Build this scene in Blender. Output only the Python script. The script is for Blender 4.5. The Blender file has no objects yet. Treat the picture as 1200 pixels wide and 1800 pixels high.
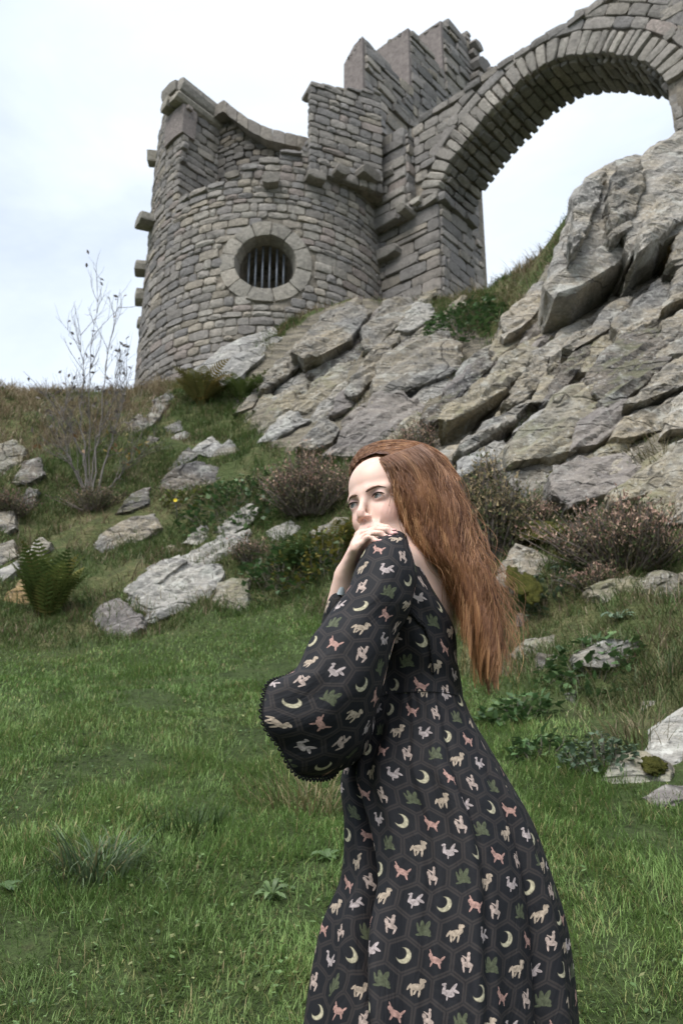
import bpy, bmesh, math, random
import numpy as np
from mathutils import Vector, Matrix, noise
random.seed(7); rng = np.random.default_rng(7)
scene = bpy.context.scene
col = scene.collection
rad = math.radians

# ---------------------------------------------------------------- camera
CAMZ = 1.5
cam_data = bpy.data.cameras.new('camera')
cam = bpy.data.objects.new('camera', cam_data); col.objects.link(cam)
cam.location = (0, 0, CAMZ); cam.rotation_euler = (rad(90 + 20), 0, 0)
cam_data.sensor_fit = 'VERTICAL'; cam_data.sensor_height = 36; cam_data.sensor_width = 24
cam_data.lens = 35; cam_data.clip_start = 0.05; cam_data.clip_end = 5000
cam_data.dof.use_dof = True; cam_data.dof.focus_distance = 2.1; cam_data.dof.aperture_fstop = 9.0
scene.camera = cam
scene.render.resolution_x = 682; scene.render.resolution_y = 1024

# ---------------------------------------------------------------- sky, sun, exposure
SUN_EL, SUN_AZ = rad(58), rad(-36)      # high, behind the camera's left shoulder
world = bpy.data.worlds.new('World'); scene.world = world; world.use_nodes = True
wn, wl = world.node_tree.nodes, world.node_tree.links
wn.clear()
wo = wn.new('ShaderNodeOutputWorld'); bg = wn.new('ShaderNodeBackground'); bg.inputs[1].default_value = 0.10
sky = wn.new('ShaderNodeTexSky'); sky.sky_type = 'NISHITA'; sky.sun_disc = False
sky.sun_elevation = SUN_EL; sky.sun_rotation = math.pi + SUN_AZ; sky.air_density = 1.0; sky.dust_density = 2.0
tc = wn.new('ShaderNodeTexCoord')
mp = wn.new('ShaderNodeMapping'); mp.inputs['Scale'].default_value = (1.0, 1.0, 2.2); mp.inputs['Location'].default_value = (3.1, 1.7, .4)
cn = wn.new('ShaderNodeTexNoise'); cn.inputs['Scale'].default_value = 2.1; cn.inputs['Detail'].default_value = 7; cn.inputs['Roughness'].default_value = .55; cn.inputs['Distortion'].default_value = .4
cr = wn.new('ShaderNodeValToRGB'); cr.color_ramp.elements[0].position = .36; cr.color_ramp.elements[1].position = .62
cr.color_ramp.elements[0].color = (.66, .66, .66, 1); cr.color_ramp.elements[1].color = (1, 1, 1, 1)
cl = wn.new('ShaderNodeMix'); cl.data_type = 'RGBA'
cl.inputs[7].default_value = (5.0, 5.5, 6.15, 1)          # lit overcast cloud, in the sky node's own units
wl.new(tc.outputs['Generated'], mp.inputs[0]); wl.new(mp.outputs[0], cn.inputs['Vector'])
wl.new(cn.outputs['Fac'], cr.inputs[0]); wl.new(cr.outputs[0], cl.inputs[0])
wl.new(sky.outputs[0], cl.inputs[6]); wl.new(cl.outputs[2], bg.inputs[0]); wl.new(bg.outputs[0], wo.inputs[0])
sd = bpy.data.lights.new('sun', 'SUN'); sd.energy = 2.3; sd.angle = rad(38); sd.color = (1.0, .965, .92)
sun = bpy.data.objects.new('sun', sd); col.objects.link(sun)
_d = Vector((math.sin(SUN_AZ) * math.cos(SUN_EL), -math.cos(SUN_AZ) * math.cos(SUN_EL), math.sin(SUN_EL)))
sun.rotation_euler = _d.to_track_quat('Z', 'Y').to_euler()
scene.view_settings.view_transform = 'Standard'; scene.view_settings.look = 'None'
scene.view_settings.gamma = 1; scene.view_settings.exposure = 1.02; scene.view_settings.use_curve_mapping = False
scene.cycles.use_denoising = True; scene.cycles.max_bounces = 4; scene.cycles.diffuse_bounces = 3; scene.cycles.glossy_bounces = 2; scene.cycles.transmission_bounces = 2; scene.cycles.transparent_max_bounces = 4
scene.cycles.use_adaptive_sampling = True; scene.cycles.adaptive_threshold = .02

# ---------------------------------------------------------------- helpers
F_PX = 1750.0; CP, SP = math.cos(rad(20)), math.sin(rad(20))
def ray(px, py):
    u = (px - 600) / F_PX; v = (900 - py) / F_PX
    return np.array([u, CP - v * SP, SP + v * CP])
def at(px, py, Y):
    d = ray(px, py); p = d * (Y / d[1]); p[2] += CAMZ; return p
def proj(p):
    p = np.asarray(p, float); q = p - np.array([0, 0, CAMZ])
    d = q[..., 1] * CP + q[..., 2] * SP
    return np.stack([600 + F_PX * q[..., 0] / d, 900 - F_PX * (-q[..., 1] * SP + q[..., 2] * CP) / d], -1)
def link(o, parent=None):
    col.objects.link(o)
    if parent is not None: o.parent = parent
    return o
def tag(o, label=None, cat=None, group=None, kind=None):
    if label: o['label'] = label
    if cat: o['category'] = cat
    if group: o['group'] = group
    if kind: o['kind'] = kind
    return o
def empty(name, loc):
    o = bpy.data.objects.new(name, None); o.location = loc; o.empty_display_size = .1
    return link(o)
def mesh_np(name, V, faces=None, quads=None, tris=None, mat=None, smooth=True, colors=None, uv=None):
    """fast mesh from arrays; quads / tris are (n,4) / (n,3) int arrays"""
    me = bpy.data.meshes.new(name)
    V = np.asarray(V, np.float32).reshape(-1, 3)
    if faces is not None:
        me.from_pydata(V.tolist(), [], faces)
    else:
        blocks = [b for b in (quads, tris) if b is not None and len(b)]
        loops = np.concatenate([np.asarray(b, np.int32).ravel() for b in blocks])
        sizes = np.concatenate([np.full(len(b), np.asarray(b).shape[1], np.int32) for b in blocks])
        me.vertices.add(len(V)); me.vertices.foreach_set('co', V.ravel())
        me.loops.add(len(loops)); me.loops.foreach_set('vertex_index', loops)
        me.polygons.add(len(sizes))
        me.polygons.foreach_set('loop_start', np.concatenate([[0], np.cumsum(sizes)[:-1]]).astype(np.int32))
        me.polygons.foreach_set('loop_total', sizes)
        me.update(calc_edges=True); me.validate()
    if smooth: me.polygons.foreach_set('use_smooth', np.ones(len(me.polygons), bool))
    if colors is not None:
        for an, arr in colors.items():
            a = me.attributes.new(an, 'FLOAT_COLOR', 'POINT')
            c = np.ones((len(V), 4), np.float32); arr = np.asarray(arr, np.float32)
            c[:, :arr.shape[1]] = arr; a.data.foreach_set('color', c.ravel())
    if uv is not None:
        l = me.uv_layers.new(name='UVMap'); vi = np.empty(len(me.loops), np.int32); me.loops.foreach_get('vertex_index', vi)
        l.data.foreach_set('uv', np.asarray(uv, np.float32)[vi].ravel())
    if mat is not None: me.materials.append(mat)
    return me
def mk(name, me, parent=None):
    return link(bpy.data.objects.new(name, me), parent)
def bm_obj(name, bm, mat, parent=None, smooth=False, sharp=None):
    me = bpy.data.meshes.new(name); bm.to_mesh(me); bm.free()
    if smooth: me.polygons.foreach_set('use_smooth', np.ones(len(me.polygons), bool))
    if sharp: me.set_sharp_from_angle(angle=rad(sharp))
    me.materials.append(mat)
    return mk(name, me, parent)
def tube(pts, radii, n=6, close=True):
    """swept tube along pts; returns verts, quads, tris"""
    pts = np.asarray(pts, float); m = len(pts); radii = np.broadcast_to(radii, m)
    T = np.gradient(pts, axis=0); T /= np.linalg.norm(T, axis=1)[:, None] + 1e-9
    ref = np.array([0, 0, 1.]) if abs(T[0][2]) < .9 else np.array([1., 0, 0])
    V = []
    a = np.linspace(0, 2 * math.pi, n, endpoint=False)
    for i in range(m):
        b1 = np.cross(T[i], ref); b1 /= np.linalg.norm(b1) + 1e-9; b2 = np.cross(T[i], b1)
        ref = np.cross(b1, T[i])
        V.append(pts[i] + radii[i] * (np.cos(a)[:, None] * b1 + np.sin(a)[:, None] * b2))
    V = np.concatenate(V)
    Q = [(i * n + j, i * n + (j + 1) % n, (i + 1) * n + (j + 1) % n, (i + 1) * n + j) for i in range(m - 1) for j in range(n)]
    Tr = []
    if close:
        for j in range(1, n - 1):
            Tr.append((0, j + 1, j)); k = (m - 1) * n; Tr.append((k, k + j, k + j + 1))
    return V, np.array(Q), np.array(Tr)
class MB:
    """collects several shapes into one mesh"""
    def __init__(s): s.V = []; s.Q = []; s.T = []; s.C = []; s.n = 0
    def add(s, V, Q=None, T=None, c=None):
        V = np.asarray(V, float).reshape(-1, 3)
        s.V.append(V)
        if Q is not None and len(Q): s.Q.append(np.asarray(Q) + s.n)
        if T is not None and len(T): s.T.append(np.asarray(T) + s.n)
        cc = np.ones((len(V), 3)) if c is None else np.broadcast_to(np.asarray(c, float), (len(V), 3))
        s.C.append(cc); s.n += len(V)
    def mesh(s, name, mat, smooth=True, cname='tint'):
        return mesh_np(name, np.concatenate(s.V), quads=np.concatenate(s.Q) if s.Q else None, tris=np.concatenate(s.T) if s.T else None,
                       mat=mat, smooth=smooth, colors={cname: np.concatenate(s.C)})
def fbm(P, oct=4, scale=1.0):
    return np.array([noise.fractal(Vector(p) * scale, 1.0, 2.0, oct, noise_basis='PERLIN_ORIGINAL') for p in P])

# ---------------------------------------------------------------- material helpers
class NT:
    def __init__(s, name):
        s.m = bpy.data.materials.new(name); s.m.use_nodes = True
        s.t = s.m.node_tree; s.n = s.t.nodes; s.l = s.t.links
        s.b = s.n['Principled BSDF']; s.out = s.n['Material Output']
    def new(s, typ, **kw):
        o = s.n.new(typ)
        for k, v in kw.items(): setattr(o, k, v)
        return o
    def put(s, sock, v):
        if isinstance(v, bpy.types.NodeSocket): s.l.new(v, sock)
        elif v is not None: sock.default_value = v
    def coord(s, kind='Object'):
        if not hasattr(s, '_tc'): s._tc = s.new('ShaderNodeTexCoord')
        return s._tc.outputs[kind]
    def pos(s):
        if not hasattr(s, '_geo'): s._geo = s.new('ShaderNodeNewGeometry')
        return s._geo.outputs['Position']
    def noise(s, scale, detail=4, rough=.55, vec=None, dist=0.0, out='Fac'):
        o = s.new('ShaderNodeTexNoise'); s.put(o.inputs['Vector'], vec if vec is not None else s.pos())
        o.inputs['Scale'].default_value = scale; o.inputs['Detail'].default_value = detail; o.inputs['Roughness'].default_value = rough; o.inputs['Distortion'].default_value = dist
        return o.outputs[out]
    def vor(s, scale, feature='F1', vec=None, out='Distance'):
        o = s.new('ShaderNodeTexVoronoi', feature=feature); s.put(o.inputs['Vector'], vec if vec is not None else s.pos()); o.inputs['Scale'].default_value = scale
        return o.outputs[out]
    def ramp(s, fac, stops, interp='LINEAR'):
        o = s.new('ShaderNodeValToRGB'); e = o.color_ramp.elements; o.color_ramp.interpolation = interp
        while len(e) < len(stops): e.new(.5)
        for i, (p, c) in enumerate(stops):
            e[i].position = p; e[i].color = (*c, 1) if isinstance(c, (tuple, list)) else (c, c, c, 1)
        s.put(o.inputs[0], fac); return o.outputs[0]
    def mix(s, fac, a, b, mode='MIX'):
        o = s.new('ShaderNodeMix', data_type='RGBA', blend_type=mode); o.clamp_factor = True
        s.put(o.inputs[0], fac); s.put(o.inputs[6], (*a, 1) if isinstance(a, tuple) else a); s.put(o.inputs[7], (*b, 1) if isinstance(b, tuple) else b)
        return o.outputs[2]
    def math(s, op, a, b=None, c=None, clamp=False):
        o = s.new('ShaderNodeMath', operation=op, use_clamp=clamp); s.put(o.inputs[0], a); s.put(o.inputs[1], b)
        if c is not None: s.put(o.inputs[2], c)
        return o.outputs[0]
    def vmath(s, op, a, b=None, out=0):
        o = s.new('ShaderNodeVectorMath', operation=op); s.put(o.inputs[0], a); s.put(o.inputs[1], b); return o.outputs[out]
    def mapping(s, vec, loc=(0, 0, 0), rot=(0, 0, 0), sc=(1, 1, 1), typ='POINT'):
        o = s.new('ShaderNodeMapping', vector_type=typ); s.put(o.inputs[0], vec); o.inputs[1].default_value = loc; o.inputs[2].default_value = rot; o.inputs[3].default_value = sc
        return o.outputs[0]
    def attr(s, name, out='Color'):
        return s.new('ShaderNodeAttribute', attribute_name=name).outputs[out]
    def bump(s, h, strength=.5, dist=.02, prev=None):
        o = s.new('ShaderNodeBump'); o.inputs['Strength'].default_value = strength; o.inputs['Distance'].default_value = dist
        s.put(o.inputs['Height'], h)
        if prev is not None: s.put(o.inputs['Normal'], prev)
        return o.outputs[0]
    def fin(s, color, rough=.9, normal=None, spec=.25, **kw):
        s.put(s.b.inputs['Base Color'], (*color, 1) if isinstance(color, tuple) else color)
        s.put(s.b.inputs['Roughness'], rough); s.b.inputs['Specular IOR Level'].default_value = spec
        if normal is not None: s.put(s.b.inputs['Normal'], normal)
        for k, v in kw.items(): s.put(s.b.inputs[k], v)
        return s.m
    def up(s):
        """how far the surface faces the zenith"""
        sep = s.new('ShaderNodeSeparateXYZ')
        if not hasattr(s, '_geo'): s.pos()
        s.l.new(s._geo.outputs['Normal'], sep.inputs[0]); return sep.outputs[2]
MAT = {}
def mat_masonry():
    t = NT('masonry_stone'); base = t.attr('tint')
    n1 = t.noise(3.2, 3, .6); n2 = t.noise(14, 4, .65); n3 = t.noise(55, 2, .7)
    c = t.mix(t.ramp(n2, [(.35, 0.0), (.7, 1.0)]), base, (.115, .105, .098), 'MIX')
    c = t.mix(.55, base, c)
    c = t.mix(t.ramp(n1, [(.5, 0.0), (.75, .5)]), c, (.09, .085, .08))           # soot and algae staining
    li = t.ramp(t.noise(26, 3, .6), [(.63, 0.0), (.69, .55)])
    c = t.mix(li, c, (.36, .35, .31))                                             # pale lichen flecks
    h = t.math('ADD', t.math('MULTIPLY', n2, .8), t.math('MULTIPLY', n3, .35))
    return t.fin(c, .93, t.bump(h, .9, .05), .15)
def mat_mortar():
    t = NT('old_mortar'); n = t.noise(7, 5, .6)
    c = t.ramp(n, [(.3, (.11, .10, .085)), (.55, (.23, .205, .17)), (.75, (.33, .29, .235))])
    return t.fin(c, .95, t.bump(t.noise(40, 4, .7), .8, .03), .1)
def mat_rock(name, base, buff, dark, lichen=.5, strata=1.0, moss=0.0):
    t = NT(name)
    p = t.pos(); bed = t.mapping(p, rot=(rad(8), rad(38), 0), sc=(.5, .7, 3.2))
    n1 = t.noise(.9, 3, .6, dist=.5); n2 = t.noise(3.5, 4, .62, vec=bed, dist=.6); n3 = t.noise(16, 3, .65); n4 = t.noise(60, 2, .7)
    base, buff = tuple(x * .84 for x in base), tuple(x * .94 for x in buff)
    c = t.mix(t.ramp(n1, [(.38, 0.0), (.62, 1.0)]), base, buff)
    c = t.mix(t.ramp(n2, [(.48, 0.0), (.70, .75)]), c, dark)
    c = t.mix(t.ramp(n3, [(.3, .55), (.55, 0.0)]), c, dark)
    big = t.ramp(t.noise(2.1, 4, .6, dist=.8), [(.56, 0.0), (.66, lichen)])
    fl = t.ramp(t.noise(22, 2, .6), [(.58, 0.0), (.68, lichen)])
    c = t.mix(big, c, (.40, .40, .365)); c = t.mix(fl, c, (.46, .455, .42))
    crk = t.mapping(t.pos(), rot=(rad(8), rad(38), 0), sc=(.55, .8, 2.0)); wob = t.vmath('ADD', crk, t.vmath('MULTIPLY', t.noise(1.3, 2, .6, out='Color'), (.9, .9, .9)))
    ck = t.new('ShaderNodeTexVoronoi', feature='DISTANCE_TO_EDGE'); t.put(ck.inputs['Vector'], wob); ck.inputs['Scale'].default_value = .62
    crack = t.ramp(ck.outputs['Distance'], [(.0, 1.0), (.014, .0)]); c = t.mix(t.math('MULTIPLY', crack, .55), c, (.03, .028, .026))
    if moss:
        mm = t.math('MULTIPLY', t.ramp(t.noise(1.6, 5, .6), [(.5, 0.0), (.6, 1.0)]), t.ramp(t.up(), [(.25, 0.0), (.6, moss)]))
        c = t.mix(mm, c, (.075, .085, .022))
    h = t.math('ADD', t.math('MULTIPLY', n2, 1.0 * strata), t.math('ADD', t.math('MULTIPLY', n3, .45), t.math('MULTIPLY', n4, .14)))
    h = t.math('SUBTRACT', h, t.math('MULTIPLY', crack, .5)); return t.fin(c, .92, t.bump(h, .8, .085), .18)
MAT['stone'] = mat_masonry(); MAT['mortar'] = mat_mortar()
MAT['rock_grey'] = mat_rock('gritstone_grey', (.20, .195, .185), (.29, .25, .185), (.085, .083, .082), .45)
MAT['rock_light'] = mat_rock('gritstone_light', (.30, .29, .27), (.35, .31, .245), (.13, .125, .12), .6)
MAT['rock_buff'] = mat_rock('gritstone_buff', (.25, .235, .20), (.30, .26, .185), (.11, .104, .094), .45, moss=.4)
MAT['rock_dark'] = mat_rock('gritstone_dark', (.115, .11, .108), (.19, .165, .135), (.05, .05, .052), .45, moss=.4)
MAT['rock_pale'] = mat_rock('gritstone_pale', (.30, .295, .28), (.36, .34, .30), (.14, .137, .135), .75, .8)
MAT['rock_purple'] = mat_rock('gritstone_purple', (.20, .185, .175), (.24, .215, .19), (.12, .108, .104), .3, .8)
MAT['rock_ochre'] = mat_rock('gritstone_ochre', (.30, .21, .10), (.34, .26, .15), (.10, .075, .05), .1)
# ---------------------------------------------------------------- terrain
_cols = [0, 250, 450, 600, 750, 900, 1050, 1200]
_rows = {1800: [2.95, 2.95, 2.95, 2.95, 2.95, 2.9, 2.85, 2.8], 1600: [3.6, 3.6, 3.6, 3.6, 3.6, 3.5, 3.45, 3.4],
         1400: [4.8, 4.8, 4.8, 4.8, 4.75, 4.6, 4.5, 4.4], 1250: [6.4, 6.4, 6.4, 6.4, 6.2, 5.9, 5.5, 5.2],
         1130: [9.2, 9.2, 9.0, 8.6, 8.0, 7.3, 6.6, 6.2], 1000: [11, 11, 10.8, 10.2, 9.3, 8.5, 7.9, 7.4],
         900: [12.4, 12.4, 12.0, 11.5, 10.4, 9.6, 8.9, 8.4], 800: [14.0, 14.2, 13.6, 12.9, 11.9, 10.7, 9.9, 9.3],
         700: [16.3, 17.2, 15.6, 14.5, 13.4, 12.0, 11.0, 10.3], 600: [None, None, 17.3, 16.2, 15.0, 13.5, 12.2, 11.4],
         535: [None, None, None, 17.4, 17.3, 14.9, 13.2, 12.2], 490: [None, None, None, None, None, 15.9, 13.9, 12.7],
         400: [None] * 6 + [14.2, 13.1], 320: [None] * 6 + [14.6, 13.6]}
_cp = []
for py, ys in _rows.items():
    for px, Y in zip(_cols, ys):
        if Y is not None: _cp.append(at(px, py, Y))
for x in (-9, -5, -2, 0, 2, 5, 9):
    _cp += [np.array([x, 0, 0.0]), np.array([x, -4, -1.5]), np.array([x * 1.6, -9, -3.3])]
for x, y, z in [(-14, 3, 1.0), (14, 3, 2.4), (-12, 8, 2.8), (12, 8, 6.5), (-12, 12, 5.4), (12, 12, 11), (-12, 17, 9.4),
                (-7.3, 17.4, 10.3), (-6.2, 18.2, 10.55), (-6.5, 20, 9.8), (-9, 20, 9), (-5.5, 24, 9.0), (-12, 24, 7), (-2, 19, 11.7), (-2, 23, 11.7), (1, 19, 11.9), (2.6, 19.2, 12.2), (2, 23, 11.2),
                (4.5, 19, 11.0), (5.5, 16.6, 12.4), (4.8, 17.2, 11.6), (6.0, 15.3, 13.4), (8, 15, 13.4), (8, 18, 11), (5, 22, 9.5), (12, 18, 10), (12, 24, 8), (-12, 30, 4), (0, 30, 6), (12, 30, 4)]:
    _cp.append(np.array([x, y, z]))
_cp = np.array(_cp)
_K = np.sqrt(((_cp[:, None, :2] - _cp[None, :, :2]) ** 2).sum(-1) + .25)
_n = len(_cp)
_A = np.zeros((_n + 3, _n + 3)); _A[:_n, :_n] = _K + np.eye(_n) * -.02; _A[:_n, _n] = 1; _A[:_n, _n + 1] = _cp[:, 0]; _A[:_n, _n + 2] = _cp[:, 1]
_A[_n:, :_n] = _A[:_n, _n:].T
_w = np.linalg.solve(_A, np.concatenate([_cp[:, 2], np.zeros(3)]))
def _rbf(x, y):
    sh = np.shape(x); x = np.ravel(x); y = np.ravel(y); out = np.empty(len(x))
    for i in range(0, len(x), 20000):
        a, b = x[i:i + 20000], y[i:i + 20000]
        k = np.sqrt((a[:, None] - _cp[None, :, 0]) ** 2 + (b[:, None] - _cp[None, :, 1]) ** 2 + .25)
        out[i:i + 20000] = k @ _w[:_n] + _w[_n] + _w[_n + 1] * a + _w[_n + 2] * b
    return out.reshape(sh)
GX = np.arange(-13, 13.01, .13); GY = np.arange(-8, 30.01, .13)
_gx, _gy = np.meshgrid(GX, GY)
GZ = _rbf(_gx, _gy)
def bank_mask(x, y):
    """0 on the mown-short turf, 1 on the rough rocky bank"""
    yb = np.interp(x, [-6, -3.6, -2.6, -1.6, -.6, .3, 1.0, 1.5, 2.2, 4], [9.3, 9.3, 8.9, 9.6, 9.9, 8.9, 6.6, 5.3, 5.0, 4.6])
    return np.clip((y - yb) / .9 + .5, 0, 1)
_bm = bank_mask(_gx, _gy)
_pts = np.stack([_gx.ravel(), _gy.ravel(), np.zeros(_gx.size)], -1)
_n1 = fbm(_pts, 3, .9).reshape(_gx.shape); _n2 = fbm(_pts + 31, 3, 2.6).reshape(_gx.shape)
GZ = GZ + _n1 * (.05 + .16 * _bm) + _n2 * (.022 + .10 * _bm)
def height(x, y):
    fx = np.clip((np.asarray(x) - GX[0]) / .13, 0, len(GX) - 1.001); fy = np.clip((np.asarray(y) - GY[0]) / .13, 0, len(GY) - 1.001)
    i = fx.astype(int); j = fy.astype(int); a = fx - i; b = fy - j
    return (GZ[j, i] * (1 - a) + GZ[j, i + 1] * a) * (1 - b) + (GZ[j + 1, i] * (1 - a) + GZ[j + 1, i + 1] * a) * b
_YS = np.arange(1.5, 26, .02)
def hit(px, py):
    """where the sight line through a photo pixel meets the ground"""
    d = ray(px, py); P = d[None] * (_YS / d[1])[:, None]; P[:, 2] += CAMZ
    below = P[:, 2] < height(P[:, 0], P[:, 1])
    k = int(np.argmax(below)) if below.any() else None
    return None if k is None else P[k]
def mat_ground():
    t = NT('hillside_soil_turf_and_bedrock'); m = t.attr('bank')
    sep = t.new('ShaderNodeSeparateColor'); t.l.new(m, sep.inputs[0]); bank = sep.outputs[0]; rocky = sep.outputs[1]
    n1 = t.noise(1.1, 3, .6); n2 = t.noise(6, 4, .65); n3 = t.noise(40, 2, .7)
    turf = t.ramp(n2, [(.3, (.03, .045, .016)), (.6, (.055, .08, .028)), (.8, (.08, .082, .038))])
    rough = t.ramp(n2, [(.25, (.05, .05, .028)), (.45, (.085, .10, .04)), (.6, (.13, .125, .06)), (.8, (.2, .18, .11))])
    green = t.ramp(n1, [(.45, 0.0), (.6, .8)])
    rough = t.mix(green, rough, (.06, .085, .03))
    c = t.mix(bank, turf, rough)
    bed = t.mapping(t.pos(), rot=(rad(8), rad(38), 0), sc=(.5, .7, 3.2)); nb = t.noise(3.2, 4, .65, vec=bed)
    rk = t.ramp(nb, [(.25, (.06, .058, .055)), (.45, (.15, .135, .11)), (.6, (.24, .215, .165)), (.8, (.30, .28, .24))])
    rm = t.math('MULTIPLY', rocky, t.ramp(t.math('ADD', n1, t.math('MULTIPLY', n2, .3)), [(.42, .15), (.6, 1.0)]))
    c = t.mix(t.ramp(t.math('ADD', t.math('MULTIPLY', rocky, .8), t.math('MULTIPLY', n2, .4)), [(.55, 0.0), (.75, 1.0)]), c, rk)
    c = t.mix(t.ramp(n3, [(.35, .5), (.6, 0.0)]), c, (.02, .02, .012))
    return t.fin(c, .95, t.bump(t.math('ADD', t.math('MULTIPLY', nb, 1.4), t.math('ADD', n2, t.math('MULTIPLY', n3, .5))), .8, .08), .1)
MAT['ground'] = mat_ground()
_ny, _nx = _gx.shape
_V = np.stack([_gx, _gy, GZ], -1).reshape(-1, 3)
_i = (np.arange(_ny - 1)[:, None] * _nx + np.arange(_nx - 1)[None]).ravel()
_Q = np.stack([_i, _i + 1, _i + _nx + 1, _i + _nx], -1)
# a wide skirt that falls away to the plain so the sheet reaches the horizon
_edge = np.concatenate([np.arange(_nx), np.arange(1, _ny) * _nx + _nx - 1, (_ny - 1) * _nx + np.arange(_nx - 2, -1, -1), np.arange(_ny - 2, 0, -1) * _nx])
_base = len(_V); _ring = [_V]; _prev = _edge; _Qs = [_Q]; _c = np.array([0, 11.0])
for k, (sc_, zz) in enumerate([(2.2, -4), (6, -22), (30, -60), (250, -75)]):
    P = _V[_edge].copy(); P[:, :2] = _c + (P[:, :2] - _c) * sc_; f = 1 / (1 + k * 3.0)
    P[:, 2] = zz + (P[:, 2] - 6) * .35 * f
    idx = _base + np.arange(len(_edge)); _base += len(_edge); _ring.append(P)
    _Qs.append(np.stack([_prev, idx, np.roll(idx, -1), np.roll(_prev, -1)], -1)); _prev = idx
CRAG_PX = np.array([(405, 690), (480, 600), (560, 545), (640, 520), (700, 515), (770, 545), (860, 600), (960, 470), (1010, 400), (1200, 230), (1330, 190), (1800, 150), (1800, 1000), (1350, 950), (1200, 910), (1100, 885), (985, 890), (900, 875), (800, 850), (700, 815), (560, 800), (470, 785), (430, 740)], float)
def in_poly(p, poly):
    x, y = p[:, 0], p[:, 1]; r = np.zeros(len(p), bool); q = np.roll(poly, 1, 0)
    for (x1, y1), (x0, y0) in zip(poly, q):
        c = ((y1 > y) != (y0 > y)); r ^= c & (x < (x0 - x1) * (y - y1) / (y0 - y1 + 1e-9) + x1)
    return r
_VV = np.concatenate(_ring); _bmm = np.concatenate([_bm.ravel(), np.full(len(_VV) - _bm.size, .3)])
ground = mk('hillside', mesh_np('hillside', _VV, quads=np.concatenate(_Qs), mat=MAT['ground'], colors={'bank': np.stack([_bmm, (in_poly(proj(_VV), CRAG_PX) & (_VV[:, 1] > 6) & (_VV[:, 1] < 18)).astype(float), _bmm * 0], -1)}))
tag(ground, 'green turf slope rising into a rocky bank below the castle', kind='structure')
# ---------------------------------------------------------------- castle ruin
castle = empty('ruined_castle', (-1.7, 20.3, 11.0))
tag(castle, 'ruined round stone castle tower with a tall arch on the crag', 'castle')
CO = Vector(castle.location)
def to_local(V): return np.asarray(V, float) - np.array(CO)
TINTS = [(.225, .21, .19), (.20, .188, .173), (.245, .225, .197), (.18, .172, .165), (.255, .228, .188), (.215, .2, .183), (.22, .19, .172), (.19, .178, .167), (.16, .154, .15)]
TW = [6, 6, 4, 5, 2, 5, 1.6, 5, 3]
PALE = [(.275, .256, .226), (.255, .24, .213), (.275, .248, .208), (.24, .226, .203), (.222, .209, .192)]
STONES = []      # (name, V, faces, tint, area)
def stone_from(S, sa, sb, ha, hb, name='stone', gap=.004, bulge=(.0, .030), tints=None, back=.12, jit=.018, out=0.0):
    """one dressed block on a wall: S(s, h, o) maps wall coordinates and an outward offset to space"""
    w, h = sb - sa, hb - ha
    if w < .06 or h < .05: return
    g = gap * random.uniform(.6, 1.8); block = name in ('corbel', 'plaque', 'coping_stone', 'window_ring_stone', 'impost_block')
    per = [(0, 0), (.34, 0), (.67, 0), (1, 0), (1, .5), (1, 1), (.66, 1), (.33, 1), (0, 1), (0, .5)]
    j = min(jit, .18 * h)
    R0 = []; R1 = []; R2 = []; n = len(per)
    b = out + random.uniform(*bulge); inset = min(random.uniform(.006, .022), .15 * h) * (.7 if block else 1)
    tilt = random.uniform(-.35, .35) * min(b, .06); tilt2 = random.uniform(-.3, .3) * min(b, .06)
    for (a, c) in per:
        s = sa + g + a * (w - 2 * g) + random.uniform(-j, j) * .6; q = ha + g + c * (h - 2 * g) + random.uniform(-j, j) * .6
        cx, cy = (a - .5) * 2, (c - .5) * 2
        if abs(cx) > .9 and abs(cy) > .9: s -= cx * j * .8; q -= cy * j * .8      # worn corners
        R0.append(S(s, q, -back)); R1.append(S(s, q, b - .03 if block else b - .016))
        R2.append(S(s - cx * inset, q - cy * inset, b + tilt * cx + tilt2 * cy + random.uniform(-.008, .008)))
    ctr = [S(sa + w * .33, ha + h * .5, b + random.uniform(0, .02)), S(sa + w * .67, ha + h * .5, b + random.uniform(0, .02))]
    V = R0 + R1 + R2 + ctr
    fc = []
    for i in range(n):
        k = (i + 1) % n
        fc.append((i, k, n + k, n + i)); fc.append((n + i, n + k, 2 * n + k, 2 * n + i))
    A, B = 3 * n, 3 * n + 1
    o = 2 * n
    fc += [(o + 0, o + 1, A), (o + 1, o + 2, B, A), (o + 2, o + 3, B), (o + 3, o + 4, B), (o + 4, o + 5, B), (o + 5, o + 6, B), (o + 6, o + 7, A, B), (o + 7, o + 8, A), (o + 8, o + 9, A), (o + 9, o + 0, A)]
    V = np.array(V)
    t = np.array(random.choices(tints or TINTS, None if tints else TW)[0]) * random.uniform(.82, 1.14) * 1.32
    pp = proj(V[2 * n:3 * n]); x, y = pp[:, 0], pp[:, 1]
    area = .5 * (np.dot(x, np.roll(y, -1)) - np.dot(y, np.roll(x, -1)))
    c = pp.mean(0); vis = (-30 < c[0] < 1230) and (-30 < c[1] < 760)
    nrm = np.cross(V[2 * n + 3] - V[2 * n], V[2 * n + 8] - V[2 * n]); view = V[2 * n] - np.array([0, 0, CAMZ])
    facing = abs(area) if vis and abs(area) > 1 else 0
    STONES.append([name, V, fc, t, facing])
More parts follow.
